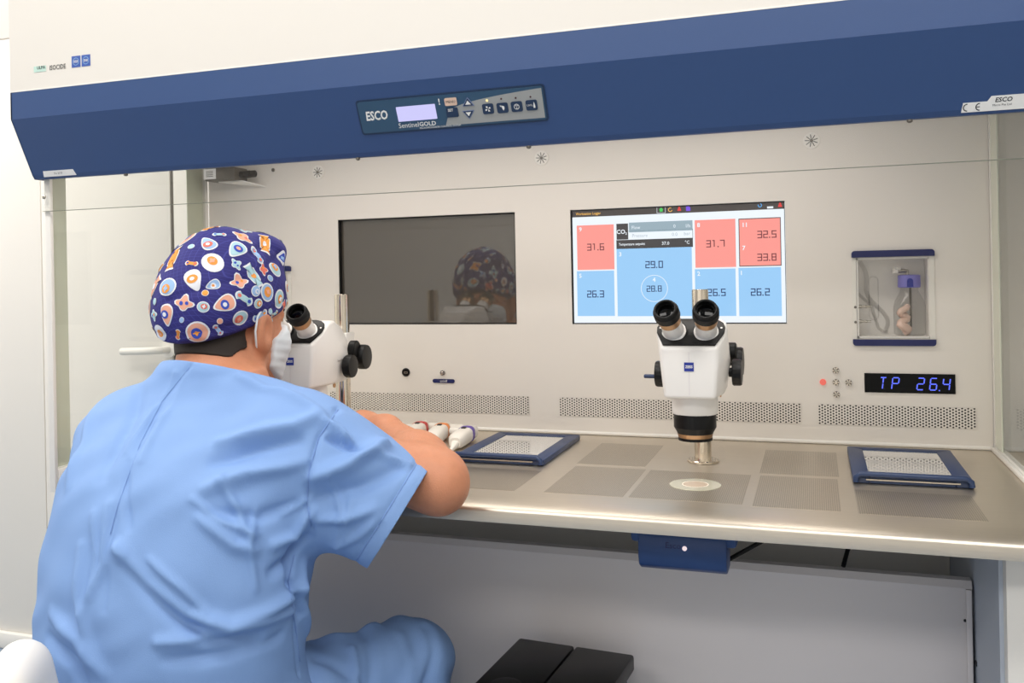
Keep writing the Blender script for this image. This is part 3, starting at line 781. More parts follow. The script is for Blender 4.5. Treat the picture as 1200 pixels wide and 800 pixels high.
def perfmat():
    m = mat('finely_perforated_steel', rgb(158, 148, 136), .34, 1.0); nt = m.node_tree; b = nt.nodes['Principled BSDF']
    tc = nt.nodes.new('ShaderNodeTexCoord'); mp = nt.nodes.new('ShaderNodeMapping'); mp.inputs['Scale'].default_value = (1 / .0030,) * 3
    vo = nt.nodes.new('ShaderNodeVectorMath'); vo.operation = 'FRACTION'; su = nt.nodes.new('ShaderNodeVectorMath'); su.operation = 'SUBTRACT'; su.inputs[1].default_value = (.5, .5, 0)
    mu = nt.nodes.new('ShaderNodeVectorMath'); mu.operation = 'MULTIPLY'; mu.inputs[1].default_value = (1, 1, 0)
    le = nt.nodes.new('ShaderNodeVectorMath'); le.operation = 'LENGTH'; lt = nt.nodes.new('ShaderNodeMath'); lt.operation = 'LESS_THAN'; lt.inputs[1].default_value = .33
    mx = nt.nodes.new('ShaderNodeMix'); mx.data_type = 'RGBA'; mx.inputs['A'].default_value = rgb(206, 197, 183); mx.inputs['B'].default_value = rgb(160, 151, 139)
    for s_, d in ((tc.outputs['Object'], mp.inputs[0]), (mp.outputs[0], vo.inputs[0]), (vo.outputs[0], su.inputs[0]), (su.outputs[0], mu.inputs[0]), (mu.outputs[0], le.inputs[0]), (le.outputs['Value'], lt.inputs[0]), (lt.outputs[0], mx.inputs['Factor']), (mx.outputs['Result'], b.inputs['Base Color'])): nt.links.new(s_, d)
    return m


M['perf'] = perfmat()
for x0, x1, y0, y1 in PL: MB().box(x0, x1, y0, y1, ZT - .001, ZT + .0003).build('perforated_plate', M['perf'], wt)
M['frost'] = mat('frosted_glass', rgb(206, 204, 184), .12, coat=.5)
M['warmlit'] = lit('warm_stage_ring', 255, 240, 222, 1.0)


def stageglass(x, y):
    g = MB().lathe([(.0415, 0), (.0415, .0008), (.041, .0011)], (x, y, ZT), n=48).build('stage_glass', M['frost'], wt, smooth=.4)
    t = MB(); n = 48
    for k in range(n):
        a0, a1 = 2 * pi * k / n, 2 * pi * (k + 1) / n; t.add([(x + r * cos(a), y + r * sin(a), ZT + .0013) for a, r in ((a0, .020), (a1, .020), (a1, .0215), (a0, .0215))], [(0, 1, 2, 3)])
    t.build('lit_ring', M['warmlit'], g)
    MB().lathe([(.0198, 0), (.0198, .0002)], (x, y, ZT + .0011), n=40).build('warm_disc', mat('peach_glass', rgb(214, 192, 170), .15), g)


stageglass(.7095, -.412); stageglass(-.033, -.412)

# ------------------------------------------------------------------ blue framed trays
M['milk'] = mat('glossy_milk_plate', rgb(196, 195, 192), .04, coat=1.0, spec=1.0); M['milk'].node_tree.nodes['Principled BSDF'].inputs['Coat IOR'].default_value = 1.7


def tray(x0, x1, y0, y1, label):
    o = thing('framed_tray', ((x0 + x1) / 2, (y0 + y1) / 2, ZT), label, 'tray'); fw = .026; z0 = ZT + .0004; z1 = ZT + .011
    f = MB()
    f.slab([(x0, y1, z0), (x1, y1, z0), (x1 - fw, y1 - fw, z0), (x0 + fw, y1 - fw, z0)], (0, 0, 1), z1 - z0)
    f.slab([(x0, y1, z0), (x0 + fw, y1 - fw, z0), (x0 + fw, y0 + .012, z0), (x0, y0 + .012, z0)], (0, 0, 1), z1 - z0)
    f.slab([(x1, y1, z0), (x1, y0 + .012, z0), (x1 - fw, y0 + .012, z0), (x1 - fw, y1 - fw, z0)], (0, 0, 1), z1 - z0)
    f.slab([(x0 + fw, y0 + .012, z0), (x1 - fw, y0 + .012, z0), (x1 - fw, y0 + .012 + .014, z0), (x0 + fw, y0 + .012 + .014, z0)], (0, 0, 1), z1 - z0)
    f.build('blue_frame', M['darkblue'], o, bevel=.0015)
    pts = [(x0 + .004, y0 + .006, z0 + .003), (x0 + .005, y0 + .006, z0 + .011), (x0 + .012, y0 + .006, z0 + .016), (x1 - .012, y0 + .006, z0 + .016), (x1 - .005, y0 + .006, z0 + .011), (x1 - .004, y0 + .006, z0 + .003)]
    MB().tube(pts, .0045, 10).build('front_handle', M['darkblue'], o, smooth=.8)
    MB().box(x0 + .02, x1 - .02, y0 + .009, y0 + .0115, z0 + .0055, z0 + .0075).build('steel_edge', M['satin'], o)
    MB().box(x0 + fw - .002, x1 - fw + .002, y0 + .024, y1 - fw + .002, z0, z0 + .009).build('white_plate', M['milk'], o)
    return o


tray(.246, .427, -.343, -.064, 'blue-framed white tray between the elbow and the steel plates')
tray(.953, 1.131, -.348, -.072, 'blue-framed white tray at the right end of the worktop')

# ================================================================== stereo microscopes
def microscope(label):
    px_, py_ = .7005, -.2250
    o = thing('stereo_microscope', (px_, py_, ZT), label, 'microscope', 'stereo microscopes on the worktop'); bx = .7095
    MB().lathe([(.029, 0), (.029, .003), (.0275, .0045)], (px_, py_, ZT + .0005), n=40).build('post_flange', M['chrome'], o, smooth=.4)
    MB().lathe([(.0152, 0), (.0152, .311), (.0145, .314)], (px_, py_, ZT + .002), n=32).build('post', M['chrome'], o, smooth=.4)
    # clamp round the post and arm to the body
    a = MB(); a.box(px_ - .020, px_ + .020, py_ - .021, py_ + .020, .945, .993); a.build('post_clamp', M['scopewhite'], o, bevel=.004)
    a = MB(); a.slab([(px_ - .018, py_ - .02, .985), (px_ + .018, py_ - .02, .985), (px_ + .020, -.30, .97), (px_ - .010, -.30, .97)], (0, 0, -1), .075); a.build('focus_arm', M['scopewhite'], o, bevel=.004)
    # body: hull
    pts = []
    for sx in (-1, 1):
        for x, y, z in ((.040, -.461, .903), (.0445, -.461, .955), (.0445, -.461, .985), (.0555, -.432, 1.008), (.0555, -.412, 1.0235), (.048, -.375, 1.026), (.041, -.330, 1.012), (.033, -.290, .985), (.029, -.272, .955), (.034, -.280, .905), (.054, -.40, .945), (.048, -.395, .903), (.0535, -.335, .955), (.046, -.330, .903)):
            pts.append((bx + sx * x, y, z))
    bm = bmesh.new(); [bm.verts.new(p) for p in pts]; bmesh.ops.convex_hull(bm, input=bm.verts)
    bmesh.ops.dissolve_limit(bm, angle_limit=.02, verts=bm.verts, edges=bm.edges)
    es = [e for e in bm.edges if len(e.link_faces) == 2 and e.calc_face_angle(0) > .25]
    bmesh.ops.bevel(bm, geom=es, offset=.006, segments=3, profile=.5, affect='EDGES', clamp_overlap=True)
    bmesh.ops.recalc_face_normals(bm, faces=bm.faces)
    me = bpy.data.meshes.new('body'); bm.to_mesh(me); bm.free(); me.materials.append(M['scopewhite']); body = place('body', me, o, .55)
    MB().box(bx - .0004, bx + .0004, -.4616, -.4608, .91, .978).build('body_seam', M['kick'], body)
    # top plate
    e0 = np.array([bx, -.461, .9868]); e1 = np.array([bx, -.4105, 1.0286]); ed = e1 - e0; Lp = np.linalg.norm(ed); ed /= Lp; pn = np.cross([1, 0, 0], ed)
    Q = lambda x, s, l=0: e0 + np.array([x, 0, 0]) + ed * s + pn * l
    outl = [(.041, .002), (.0535, .030), (.0545, .042), (.051, .053), (.042, .060), (.030, .063)]
    MB().slab([Q(x, s, -.001) for x, s in outl] + [Q(-x, s, -.001) for x, s in outl[::-1]], pn, .0035).build('top_plate', M['black'], o, bevel=.001)
    for sx in (-1, 1): MB().lathe([(.0018, 0), (.0018, .0006)], Q(sx * .0485, .040, .0026), pn, 10).build('plate_screw', M['scopewhite'], o)
    for sx in (-1, 1):
        bs = Q(sx * .0252, .030, .001); ax = np.array([sx * .09, -.80, .60]); ax /= np.linalg.norm(ax)
        tb = MB().lathe([(.0195, 0), (.0195, .004), (.0172, .0065), (.0166, .034)], bs, ax, 28).build('eyepiece_tube', M['scopewhite'], o, smooth=.6)
        MB().lathe([(.0176, .033), (.0176, .0445), (.0187, .045), (.0187, .0475)], bs, ax, 28).build('bronze_ring', M['bronze'], tb, smooth=.4)
        MB().lathe([(.0192, .0475), (.0205, .0495), (.0205, .062), (.0188, .0645), (.0182, .068), (.0168, .069), (.0150, .068), (.0138, .064), (.0138, .060)], bs, ax, 28).build('rubber_eyecup', M['rubber'], tb, smooth=.5)
        MB().lathe([(.0136, .0598), (.0100, .0612), (.0040, .0618), (.0008, .0619)], bs, ax, 24).build('eye_lens', M['gloss'], tb, smooth=.8)
        MB().lathe([(.0212, -.0005), (.0212, .003)], bs, ax, 28).build('tube_collar', M['black'], tb, smooth=.5)
    # maker's mark
    l = MB().box(bx - .0075, bx + .0075, -.4622, -.4608, .9475, .9615).build('maker_badge', mat('royal_blue_badge', rgb(32, 52, 150), .35), o)
    lw = MB(); lw.text('ZEISS', (bx, -.4624, .9545), .0058, bold=.03, sx=.85); lw.build('lettering', M['paleprint'], l)
    MB().text('Stemi 508', (bx + .0546, -.366, .9480), .0062, u=(0, 1, 0), w=(0, 0, 1), lift=.0004).build('lettering', M['grey'], body)
    # lower housing and objective
    MB().lathe([(.0375, 0), (.0375, -.028), (.0355, -.034)], (bx, -.398, .906), n=36).build('lower_housing', M['scopewhite'], o, smooth=.5)
    ob = MB().lathe([(.0340, 0), (.0345, -.004), (.0345, -.022), (.0300, -.030), (.0290, -.0325)], (bx, -.400, .8725), n=36).build('objective', M['black'], o, smooth=.5)
    MB().lathe([(.0290, 0), (.0275, -.0065)], (bx, -.400, .8400), n=36).build('bronze_ring', M['bronze'], ob, smooth=.5)
    MB().lathe([(.0278, 0), (.0278, -.0045), (.0225, -.0055), (.0215, -.002)], (bx, -.400, .8335), n=36).build('front_rim', M['black'], ob, smooth=.5)

    def knob(x, y, z, r, sx, wd_, name='focus_knob'):
        n = 40; prof = [(r * .93, 0), (r, .002), (r, wd_ - .003), (r * .94, wd_), (r * .6, wd_ + .001)]
        k = MB().lathe(prof, (x, y, z), (sx, 0, 0), n); vs = []
        for i, p in enumerate(k.v):
            if i // n in (1, 2) and i % 2: q = np.array(p) - np.array((x, y, z)); q[1:] *= .965; p = tuple(q + np.array((x, y, z)))
            vs.append(p)
        k.v = vs; kk = k.build(name, M['black'], o, smooth=.45)
        MB().lathe([(.008, 0), (.008, max(.004, wd_ * .4))], (x, y, z), (-sx, 0, 0), 16).build('knob_shaft', M['black'], kk, smooth=.5)
        return kk
    knob(.7665, -.345, .9345, .0225, 1, .015); knob(.6525, -.345, .9300, .0225, -1, .015)
    knob(.7620, -.275, .9465, .0250, 1, .017); knob(.6560, -.275, .9465, .0250, -1, .013)
    k = MB().lathe([(.0175, 0), (.0175, .012), (.015, .014)], (.7560, -.300, .9640), (1, 0, 0), 24).build('scale_ring', M['black'], o, smooth=.5)
    MB().lathe([(.0035, 0), (.0035, .022), (.0028, .024)], (.6405, -.345, .9255), (-1, 0, 0), 12).build('blue_pin', M['darkblue'], o, smooth=.5)
    MB().lathe([(.0048, 0), (.0048, .002), (.003, .0024)], (.7465, -.360, .8990), (1, 0, 0), 14).build('screw_head', M['bronze'], o, smooth=.5)
    return o


ms = microscope('white stereo microscope standing in front of the lit monitor')
ml = dup(ms); ml.location.x -= .7425; ml.rotation_euler.z = radians(3.5)
ml['label'] = 'white stereo microscope the seated person looks into'

# ================================================================== base of the workstation
KX1 = 1.1305; KY = -.294
kb = thing('base_cabinet', (.3, -.2, 0), 'grey-white base of the workstation with a recessed knee panel', 'cabinet')
MB().box(-.455, KX1, KY, KY + .02, .05, .5880).build('knee_panel', M['kick'], kb, bevel=.001)
f = MB(); f.slab([(-.455, KY - .004, .588), (-.455, KY + .022, .588), (-.455, KY + .022, .5985), (-.455, KY + .004, .5985)], (1, 0, 0), KX1 + .455); f.build('top_rail', M['kick'], kb)
f = MB(); f.box(KX1 - .0095, KX1 - .001, KY - .005, KY - .0002, .05, .586); f.build('edge_strip', M['kick'], kb, bevel=.001)
MB().box(-.455, 1.133, -.02, -.005, .05, .724).build('rear_panel', M['white'], kb)
MB().box(-.455, 1.133, KY + .021, -.021, .5, .52).build('service_shelf', M['kick'], kb)
for xa, xb in ((1.1395, 1.30), (-.50, -.46)):
    MB().box(xa, xb, -.520 if xa > 0 else -.40, -.004, 0.0, .7235).build('leg_panel', M['white'], kb, bevel=.002)
MB().box(1.134, 1.1394, -.50, -.01, .02, .7235).build('inner_side', mat('blue_grey_panel', rgb(196, 204, 216), .45), kb)
for zz in (.535, .39):
    MB().lathe([(.0025, 0), (.0025, .001)], (KX1 - .011, KY - .0003, zz), (0, -1, 0), 8).build('screw_head', M['ink'], kb)
MB().box(KX1 + .002, KX1 + .0045, KY - .012, KY - .004, .4675, .4745).build('catch', M['ink'], kb)
# blue unit hung under the worktop
al = thing('under_desk_unit', (.70, -.5, .655), 'dark blue plastic unit with a small lamp hung under the worktop front', 'control unit')
M['unitblue'] = mat('unit_blue_plastic', rgb(38, 68, 120), .4)
MB().box(.6225, .7830, -.522, -.470, .689, .7242).build('mounting_bracket', M['unitblue'], al, bevel=.006)
pr_ = [(-.520, .7100), (-.526, .700), (-.527, .670), (-.522, .655), (-.510, .6475), (-.47, .6475), (-.47, .7100)]
mb = MB(); k = len(pr_); mb.add([(.6350, y, z) for y, z in pr_] + [(.7685, y, z) for y, z in pr_], [tuple(range(k)), tuple(range(2 * k - 1, k - 1, -1))] + [(i, k + i, k + (i + 1) % k, (i + 1) % k) for i in range(k)])
mb.build('housing', M['unitblue'], al, bevel=.003)
MB().lathe([(.0036, 0), (.0036, .0012), (.0024, .002)], (.7065, -.5265, .6865), (0, -1, 0), 14).build('lamp', lit('pinkish_lamp', 246, 226, 228, .95), al, smooth=.5)
MB().text('Esco', (.689, -.5268, .689), .013, lift=.0003).build('lettering', M['navy'], al)
for pts, lab in (([(.640, -.47, .70), (.618, -.40, .66), (.60, -.325, .618), (.597, -.305, .606)], 'black cable dropping left of the blue unit'),
                 ([on(908, 626, 1, -.30), on(882, 640, 1, -.31), on(853, 656, 1, -.33), (.735, -.44, .668)], 'black cable slanting right of the blue unit'),
                 ([(1.02, -.15, .718), (.975, -.22, .67), (.945, -.262, .625), (.937, -.285, .604)], 'black cable near the right leg of the base')):
    tag(MB().tube(pts, .0038, 8).build('cable', M['rubber'], smooth=.8), lab, 'cable', 'cables under the worktop')

# black bin
bn = thing('pedal_bin', (.49, -.43, 0), 'black bin with a two-flap lid in front of the knee panel', 'bin')
bx0, bx1, by0, by1 = .376, .590, -.585, -.360
MB().box(bx0 + .008, bx1 - .008, by0 + .008, by1 - .008, 0.0, .418).build('bin_body', M['black'], bn, bevel=.012)
MB().box(bx0 + .004, bx1 - .004, by0 + .004, by1 - .004, .419, .4445).build('lid_frame', M['black'], bn, bevel=.006)
for a, c_ in ((bx0, (bx0 + bx1) / 2 - .0012), ((bx0 + bx1) / 2 + .0012, bx1)):
    MB().box(a, c_, by0, by1, .420, .449).build('lid_flap', M['black'], bn, bevel=.005)
MB().lathe([(.028, 0), (.026, .004), (.018, .0055)], (.43, -.55, .4488), n=28).build('lid_recess', M['rubber'], bn, smooth=.6)
bn.rotation_euler.z = radians(-4)

# ================================================================== hand pipette controllers on the worktop
M['pipwhite'] = mat('off_white_plastic', rgb(232, 226, 216), .4); M['redband'] = mat('red_band', rgb(196, 54, 52), .4); M['orangeband'] = mat('orange_band', rgb(236, 140, 60), .4); M['violetband'] = mat('violet_band', rgb(96, 70, 170), .4)


def pipette(c, ang, band, label, flip=1):
    o = thing('pipette', c, label, 'pipette', 'coloured pipettes lying beside the forearm')
    d = np.array([cos(ang), sin(ang), 0]); e = np.array([-sin(ang), cos(ang), 0]); c = np.array(c, float); up = np.array([0, 0, 1.])

    def loft(secs, name, m, n=16):
        vs = []; fs = []
        for s, wv, hv, z in secs:
            for i in range(n):
                g = 2 * pi * i / n; cx, sy = cos(g), sin(g); cx = abs(cx) ** .7 * (1 if cx > 0 else -1); sy = abs(sy) ** .7 * (1 if sy > 0 else -1)
                vs.append(c + d * s + e * cx * wv + up * (z + sy * hv))
        for j in range(len(secs) - 1):
            fs += [(j * n + i, j * n + (i + 1) % n, (j + 1) * n + (i + 1) % n, (j + 1) * n + i) for i in range(n)]
        fs += [tuple(range(n)), tuple(range((len(secs) - 1) * n, len(secs) * n))]
        return MB().add(vs, fs).build(name, m, o, smooth=.7)
    loft([(-.055, .010, .010, .017), (-.05, .015, .014, .017), (-.01, .017, .016, .018), (.045, .0175, .016, .018), (.066, .016, .0145, .017), (.074, .011, .010, .0155)], 'grip', M['pipwhite'])
    loft([(.070, .0085, .0075, .0145), (.082, .0070, .0065, .011), (.092, .0045, .0045, .008), (.105, .0030, .0030, .006)], 'shaft', M['pipwhite'])
    loft([(-.020, .0170, .0166, .018), (-.012, .0178, .0172, .018), (-.002, .0177, .0168, .018)], 'colour_band', band)
    q = c - d * .035 + e * .012 * flip; MB().lathe([(.0095, 0), (.0095, .026), (.0075, .031)], q + up * .019, tuple(e * flip), 16).build('finger_rest', M['pipwhite'], o, smooth=.6)
    MB().lathe([(.006, 0), (.006, .010), (.0045, .012)], c - d * .054 + up * .017, tuple(-d), 14).build('plunger_button', band, o, smooth=.6)
    q = c + d * .008 + up * .0338; MB().slab([q + d * a + e * b for a, b in ((-.006, -.004), (.006, -.004), (.006, .004), (-.006, .004))], up, .002).build('volume_window', M['ink'], o)
    return o


zz = ZT + .0005
pipette((.083, -.125, zz), radians(-82), M['redband'], 'off-white pipette with a red band, nearest the hand')
pipette((.139, -.135, zz), radians(-80), M['orangeband'], 'off-white pipette with an orange band, middle of the three', 1)
pipette((.205, -.160, zz), radians(-84), M['violetband'], 'off-white pipette with a violet band, nearest the blue-framed tray', -1)

#@@PERSON@@
# ================================================================== seated person
def sd_cap(p, a, b, ra, rb):
    a = np.asarray(a, float); ba = np.asarray(b, float) - a; pa = p - a
    h_ = np.clip(pa @ ba / (ba @ ba + 1e-12), 0, 1); return np.linalg.norm(pa - h_[:, None] * ba, axis=1) - (ra + (rb - ra) * h_)


def sd_ell(p, c, r, Rm=None):
    q = p - np.asarray(c, float)
    if Rm is not None: q = q @ Rm
    r = np.asarray(r, float); k0 = np.linalg.norm(q / r, axis=1); k1 = np.linalg.norm(q / (r * r), axis=1) + 1e-9
    return k0 * (k0 - 1) / k1


def smin(a, b, k):
    h_ = np.maximum(k - np.abs(a - b), 0) / k; return np.minimum(a, b) - h_ * h_ * k * .25


def smax(a, b, k): return -smin(-a, -b, k)


def sd_loft(p, secs, pw=2.3):
    """stack of horizontal superellipses (z, cx, cy, a, b)"""
    s = np.array(secs); z = np.clip(p[:, 2], s[0, 0], s[-1, 0]); zz_ = np.linspace(s[0, 0], s[-1, 0], 160); kr = np.exp(-(np.arange(-24, 25) / 11.) ** 2); kr /= kr.sum(); I = [np.interp(z, zz_, np.convolve(np.pad(np.interp(zz_, s[:, 0], s[:, k]), 24, 'edge'), kr, 'valid')) for k in range(1, 5)]
    u = np.abs(p[:, 0] - I[0]) / I[2]; v = np.abs(p[:, 1] - I[1]) / I[3]; rr = (u ** pw + v ** pw) ** (1 / pw)
    d = (rr - 1) * np.minimum(I[2], I[3]) * .9; dz = np.abs(p[:, 2] - z)
    return np.where(dz > 0, np.sqrt(np.maximum(d, 0) ** 2 + dz ** 2) + np.minimum(d, 0) * (dz == 0), d)


def surfnet(sdf, lo, hi, h, c=6):
    lo = np.array(lo, float); n = (np.ceil((np.array(hi) - lo) / h / c).astype(int)) * c; nb = n // c
    g = [lo[i] + (np.arange(nb[i]) * c + (c - 1) / 2) * h for i in range(3)]
    B = np.stack(np.meshgrid(*g, indexing='ij'), -1).reshape(-1, 3); d = sdf(B).reshape(nb)
    V = np.repeat(np.repeat(np.repeat(d, c, 0), c, 1), c, 2).astype(np.float32)
    act = np.abs(V) < c * h * 1.25; ii = np.argwhere(act); out = np.empty(len(ii), np.float32)
    for k in range(0, len(ii), 200000): out[k:k + 200000] = sdf(lo + ii[k:k + 200000] * h)
    V[act] = out
    ins = V < 0; cnt = np.zeros(np.array(V.shape) - 1, np.int8)
    sl = lambda o, a: a[tuple(slice(o[i], a.shape[i] - 1 + o[i]) for i in range(3))]
    cor = [(i, j, k) for i in (0, 1) for j in (0, 1) for k in (0, 1)]
    for o in cor: cnt += sl(o, ins)
    cells = np.argwhere((cnt > 0) & (cnt < 8)); idx = -np.ones(cnt.shape, np.int64); idx[tuple(cells.T)] = np.arange(len(cells))
    acc = np.zeros((len(cells), 3)); num = np.zeros(len(cells)); val = {o: V[tuple((cells + o).T)].astype(float) for o in cor}
    for a in cor:
        for ax in range(3):
            if a[ax]: continue
            b = list(a); b[ax] = 1; b = tuple(b); va, vb = val[a], val[b]; m = (va < 0) != (vb < 0)
            t_ = np.where(m, va / np.where(m, va - vb, 1), 0); q = np.array(a, float) + np.outer(t_, np.eye(3)[ax]); acc[m] += q[m]; num[m] += 1
    verts = lo + (cells + acc / num[:, None]) * h; quads = []
    for ax in range(3):
        b, c_ = [(1, 2), (2, 0), (0, 1)][ax]
        s0 = [slice(None)] * 3; s0[ax] = slice(0, -1); s1_ = [slice(None)] * 3; s1_[ax] = slice(1, None)
        A = ins[tuple(s0)]; Bm = ins[tuple(s1_)]; e = np.argwhere(A != Bm); e = e[(e[:, b] > 0) & (e[:, c_] > 0) & (e[:, b] < cnt.shape[b]) & (e[:, c_] < cnt.shape[c_])]
        fl = A[tuple(e.T)]; E = np.eye(3, dtype=int)
        q = np.stack([idx[tuple((e - E[b] - E[c_]).T)], idx[tuple((e - E[c_]).T)], idx[tuple(e.T)], idx[tuple((e - E[b]).T)]], 1)
        q[~fl] = q[~fl][:, ::-1]; quads.append(q)
    F = np.concatenate(quads); return verts, F[(F >= 0).all(1)]


def grad(sdf, p, e=.003):
    g = np.stack([sdf(p + e * np.eye(3)[i]) - sdf(p - e * np.eye(3)[i]) for i in range(3)], 1); return g / (np.linalg.norm(g, axis=1)[:, None] + 1e-9)


def npmesh(name, v, f, m, parent, keep=None):
    if keep is not None: f = f[keep]
    u, inv = np.unique(f, return_inverse=True); v = v[u]; f = inv.reshape(f.shape)
    me = bpy.data.meshes.new(name); me.from_pydata(v.tolist(), [], f.tolist()); me.materials.append(m)
    return place(name, me, parent, pi)


def trace(sdf, u, v):
    d = ray(u, v); dn = d / np.linalg.norm(d); t_ = .5
    for _ in range(80):
        s = float(sdf((CAM + dn * t_)[None])[0])
        if abs(s) < .0008 or t_ > 3: break
        t_ += s * .8
    return CAM + dn * t_


def polydist(p, pts):
    d = np.full(len(p), 9.); 
    for a, b in zip(pts[:-1], pts[1:]): d = np.minimum(d, sd_cap(p, a, b, 0, 0))
    return d


M['skin'] = mat('skin', rgb(204, 138, 104), .5, var=.10, vscale=70, bump=.6, bscale=420, sss=.10)
M['scrub'] = mat('light_blue_cotton', rgb(128, 163, 216), .75, bump=.35, bscale=900, var=.03, vscale=25)
M['capcloth'] = None
M['hair'] = mat('dark_brown_hair', rgb(40, 30, 24), .6, bump=1.0, bscale=300, stretch=(6, 6, .6))
M['mask'] = mat('pale_blue_mask', rgb(226, 234, 240), .7, bump=.3, bscale=500)
M['shoe'] = mat('white_clog', rgb(232, 232, 230), .4)
pe = thing('person', (-.02, -.78, 0), 'person in blue scrubs and a patterned cap, leaning to look into the left microscope', 'person')

# head frame
HC = np.array((-.040, -.606, 1.036))
HR = np.array((Matrix.Rotation(radians(-6), 3, 'Z') @ Matrix.Rotation(radians(-9), 3, 'X')))
hw = lambda x, y, z: HC + HR @ np.array((x, y, z))
hl = lambda p: (p - HC) @ HR
SHR = np.array((.172, -.728, .852)); SHL = np.array((-.150, -.705, .845))
ELR = at(511, 563, 1.345); WRR = at(452, 506, 1.545); KNR = at(424, 497, 1.60)
ELL = np.array((-.305, -.580, .818)); WRL = np.array((-.205, -.475, .812)); KNL = np.array((-.135, -.440, .812))


def sd_head(p):
    q = hl(p)
    d = sd_ell(q, (0, -.012, .030), (.0765, .098, .088))
    d = smin(d, sd_ell(q, (0, .030, -.030), (.062, .062, .075)), .03)
    d = smin(d, sd_cap(q, (0, .050, -.060), (0, .072, -.088), .042, .026), .03)
    for s in (-1, 1):
        d = smin(d, sd_cap(q, (s * .058, -.005, -.050), (s * .022, .070, -.088), .020, .018), .025)
        d = smin(d, sd_ell(q, (s * .040, .062, -.028), (.024, .020, .020)), .02)
        d = smin(d, sd_cap(q, (s * .012, .088, .022), (s * .045, .072, .020), .008, .007), .015)
        d = smax(d, -sd_ell(q, (s * .031, .092, .003), (.016, .013, .010)), .012)
        ear = smin(sd_ell(q, (s * .083, -.012, -.018), (.011, .021, .033)), sd_ell(q, (s * .078, .000, -.042), (.010, .011, .013)), .01)
        ear = smax(ear, -sd_ell(q, (s * .094, -.008, -.014), (.009, .011, .019)), .006)
        d = smin(d, ear, .008)
    d = smin(d, sd_cap(q, (0, .090, .010), (0, .108, -.022), .008, .012), .014)
    for s in (-1, 1): d = smin(d, sd_ell(q, (s * .012, .098, -.026), (.009, .010, .008)), .008)
    d = smin(d, sd_cap(q, (-.016, .090, -.052), (.016, .090, -.052), .006, .006), .008)
    d = smin(d, sd_cap(q, (-.014, .088, -.062), (.014, .088, -.062), .006, .006), .008)
    return d


def fingers(kn, wr, tip, side, up):
    """bent fingers from the knuckle line towards tip; side = thumb direction"""
    kn = np.array(kn); tip = np.array(tip); side = np.array(side, float); side /= np.linalg.norm(side); up = np.array(up, float); L_ = []
    for i, (o, l) in enumerate(((.030, .92), (.010, 1.0), (-.010, .95), (-.028, .78))):
        a = kn + side * o - up * .004; e = kn + (tip - kn) * l + side * o * .95; m1_ = a + (e - a) * .42 + up * .018; m2_ = a + (e - a) * .76 + up * .008
        L_ += [(a, m1_, .0105, .0095), (m1_, m2_, .0095, .0085), (m2_, e, .0085, .0072)]
    b = wr + (kn - wr) * .35 + side * .026; m = b + (kn - wr) * .50 + side * .022 - up * .012; e = m + (tip - m) * .55
    L_ += [(b, m, .015, .0105), (m, e, .0105, .0085)]
    return L_


TIPR = np.array((.028, -.425, .778)); TIPL = np.array((-.075, -.415, .778))
UPZ = np.array((0, 0, 1.))
sideR = np.cross(UPZ, KNR - WRR) * 1.0; sideL = -np.cross(UPZ, KNL - WRL)
FING = fingers(KNR, WRR, TIPR, sideR, UPZ) + fingers(KNL, WRL, TIPL, sideL, UPZ)
TOR = [(.44, -.010, -.800, .190, .150), (.56, -.008, -.803, .198, .150), (.65, -.003, -.800, .204, .146), (.735, .000, -.786, .206, .142), (.83, -.002, -.757, .200, .134), (.89, -.006, -.715, .165, .110), (.93, -.010, -.682, .108, .086), (.96, -.014, -.662, .068, .064)]
HPR, HPL = np.array((.080, -.78, .450)), np.array((-.125, -.78, .462)); KR = np.array((.228, -.500, .440)); KL = np.array((-.215, -.470, .452))
AR = np.array((.235, -.545, .09)); AL = np.array((-.205, -.535, .09))


def sd_arms(p):
    d = None
    for sh, el, wr, kn in ((SHR, ELR, WRR, KNR), (SHL, ELL, WRL, KNL)):
        a = smin(sd_cap(p, sh, el, .054, .043), sd_cap(p, el, el + (wr - el) * .35, .043, .047), .03)
        ol = el + (el - wr) / np.linalg.norm(el - wr) * .022 + np.array((0, 0, -.006)); a = smin(a, sd_cap(p, ol, ol, .026, .026), .03)
        a = smin(a, sd_cap(p, el + (wr - el) * .3, wr, .047, .027), .02)
        a = smin(a, sd_cap(p, wr, kn, .026, .024), .02)
        sdv = np.cross(UPZ, kn - wr); sdv /= np.linalg.norm(sdv)
        a = smin(a, sd_cap(p, kn + sdv * .022, kn - sdv * .022, .0165, .0165), .02)
        d = a if d is None else np.minimum(d, a)
    for a, b, ra, rb in FING: d = smin(d, sd_cap(p, a, b, ra, rb), .007)
    return d


def sd_body(p):
    d = sd_loft(p, [(z, x, y, a * .84, b * .80) for z, x, y, a, b in TOR])
    d = smin(d, sd_cap(p, (-.016, -.672, .935), hw(0, -.034, -.045), .060, .058), .035)
    d = smin(d, sd_head(p), .022)
    d = smin(d, sd_arms(p), .03)
    for hp_, kn, an, s in ((HPR, KR, AR, 1), (HPL, KL, AL, -1)):
        d = smin(d, sd_cap(p, hp_, kn, .078, .054), .03); d = smin(d, sd_cap(p, kn, an, .052, .036), .02)
        d = smin(d, sd_cap(p, an + np.array((0, -.03, -.045)), an + np.array((s * .03, .14, -.055)), .030, .024), .02)
    return d


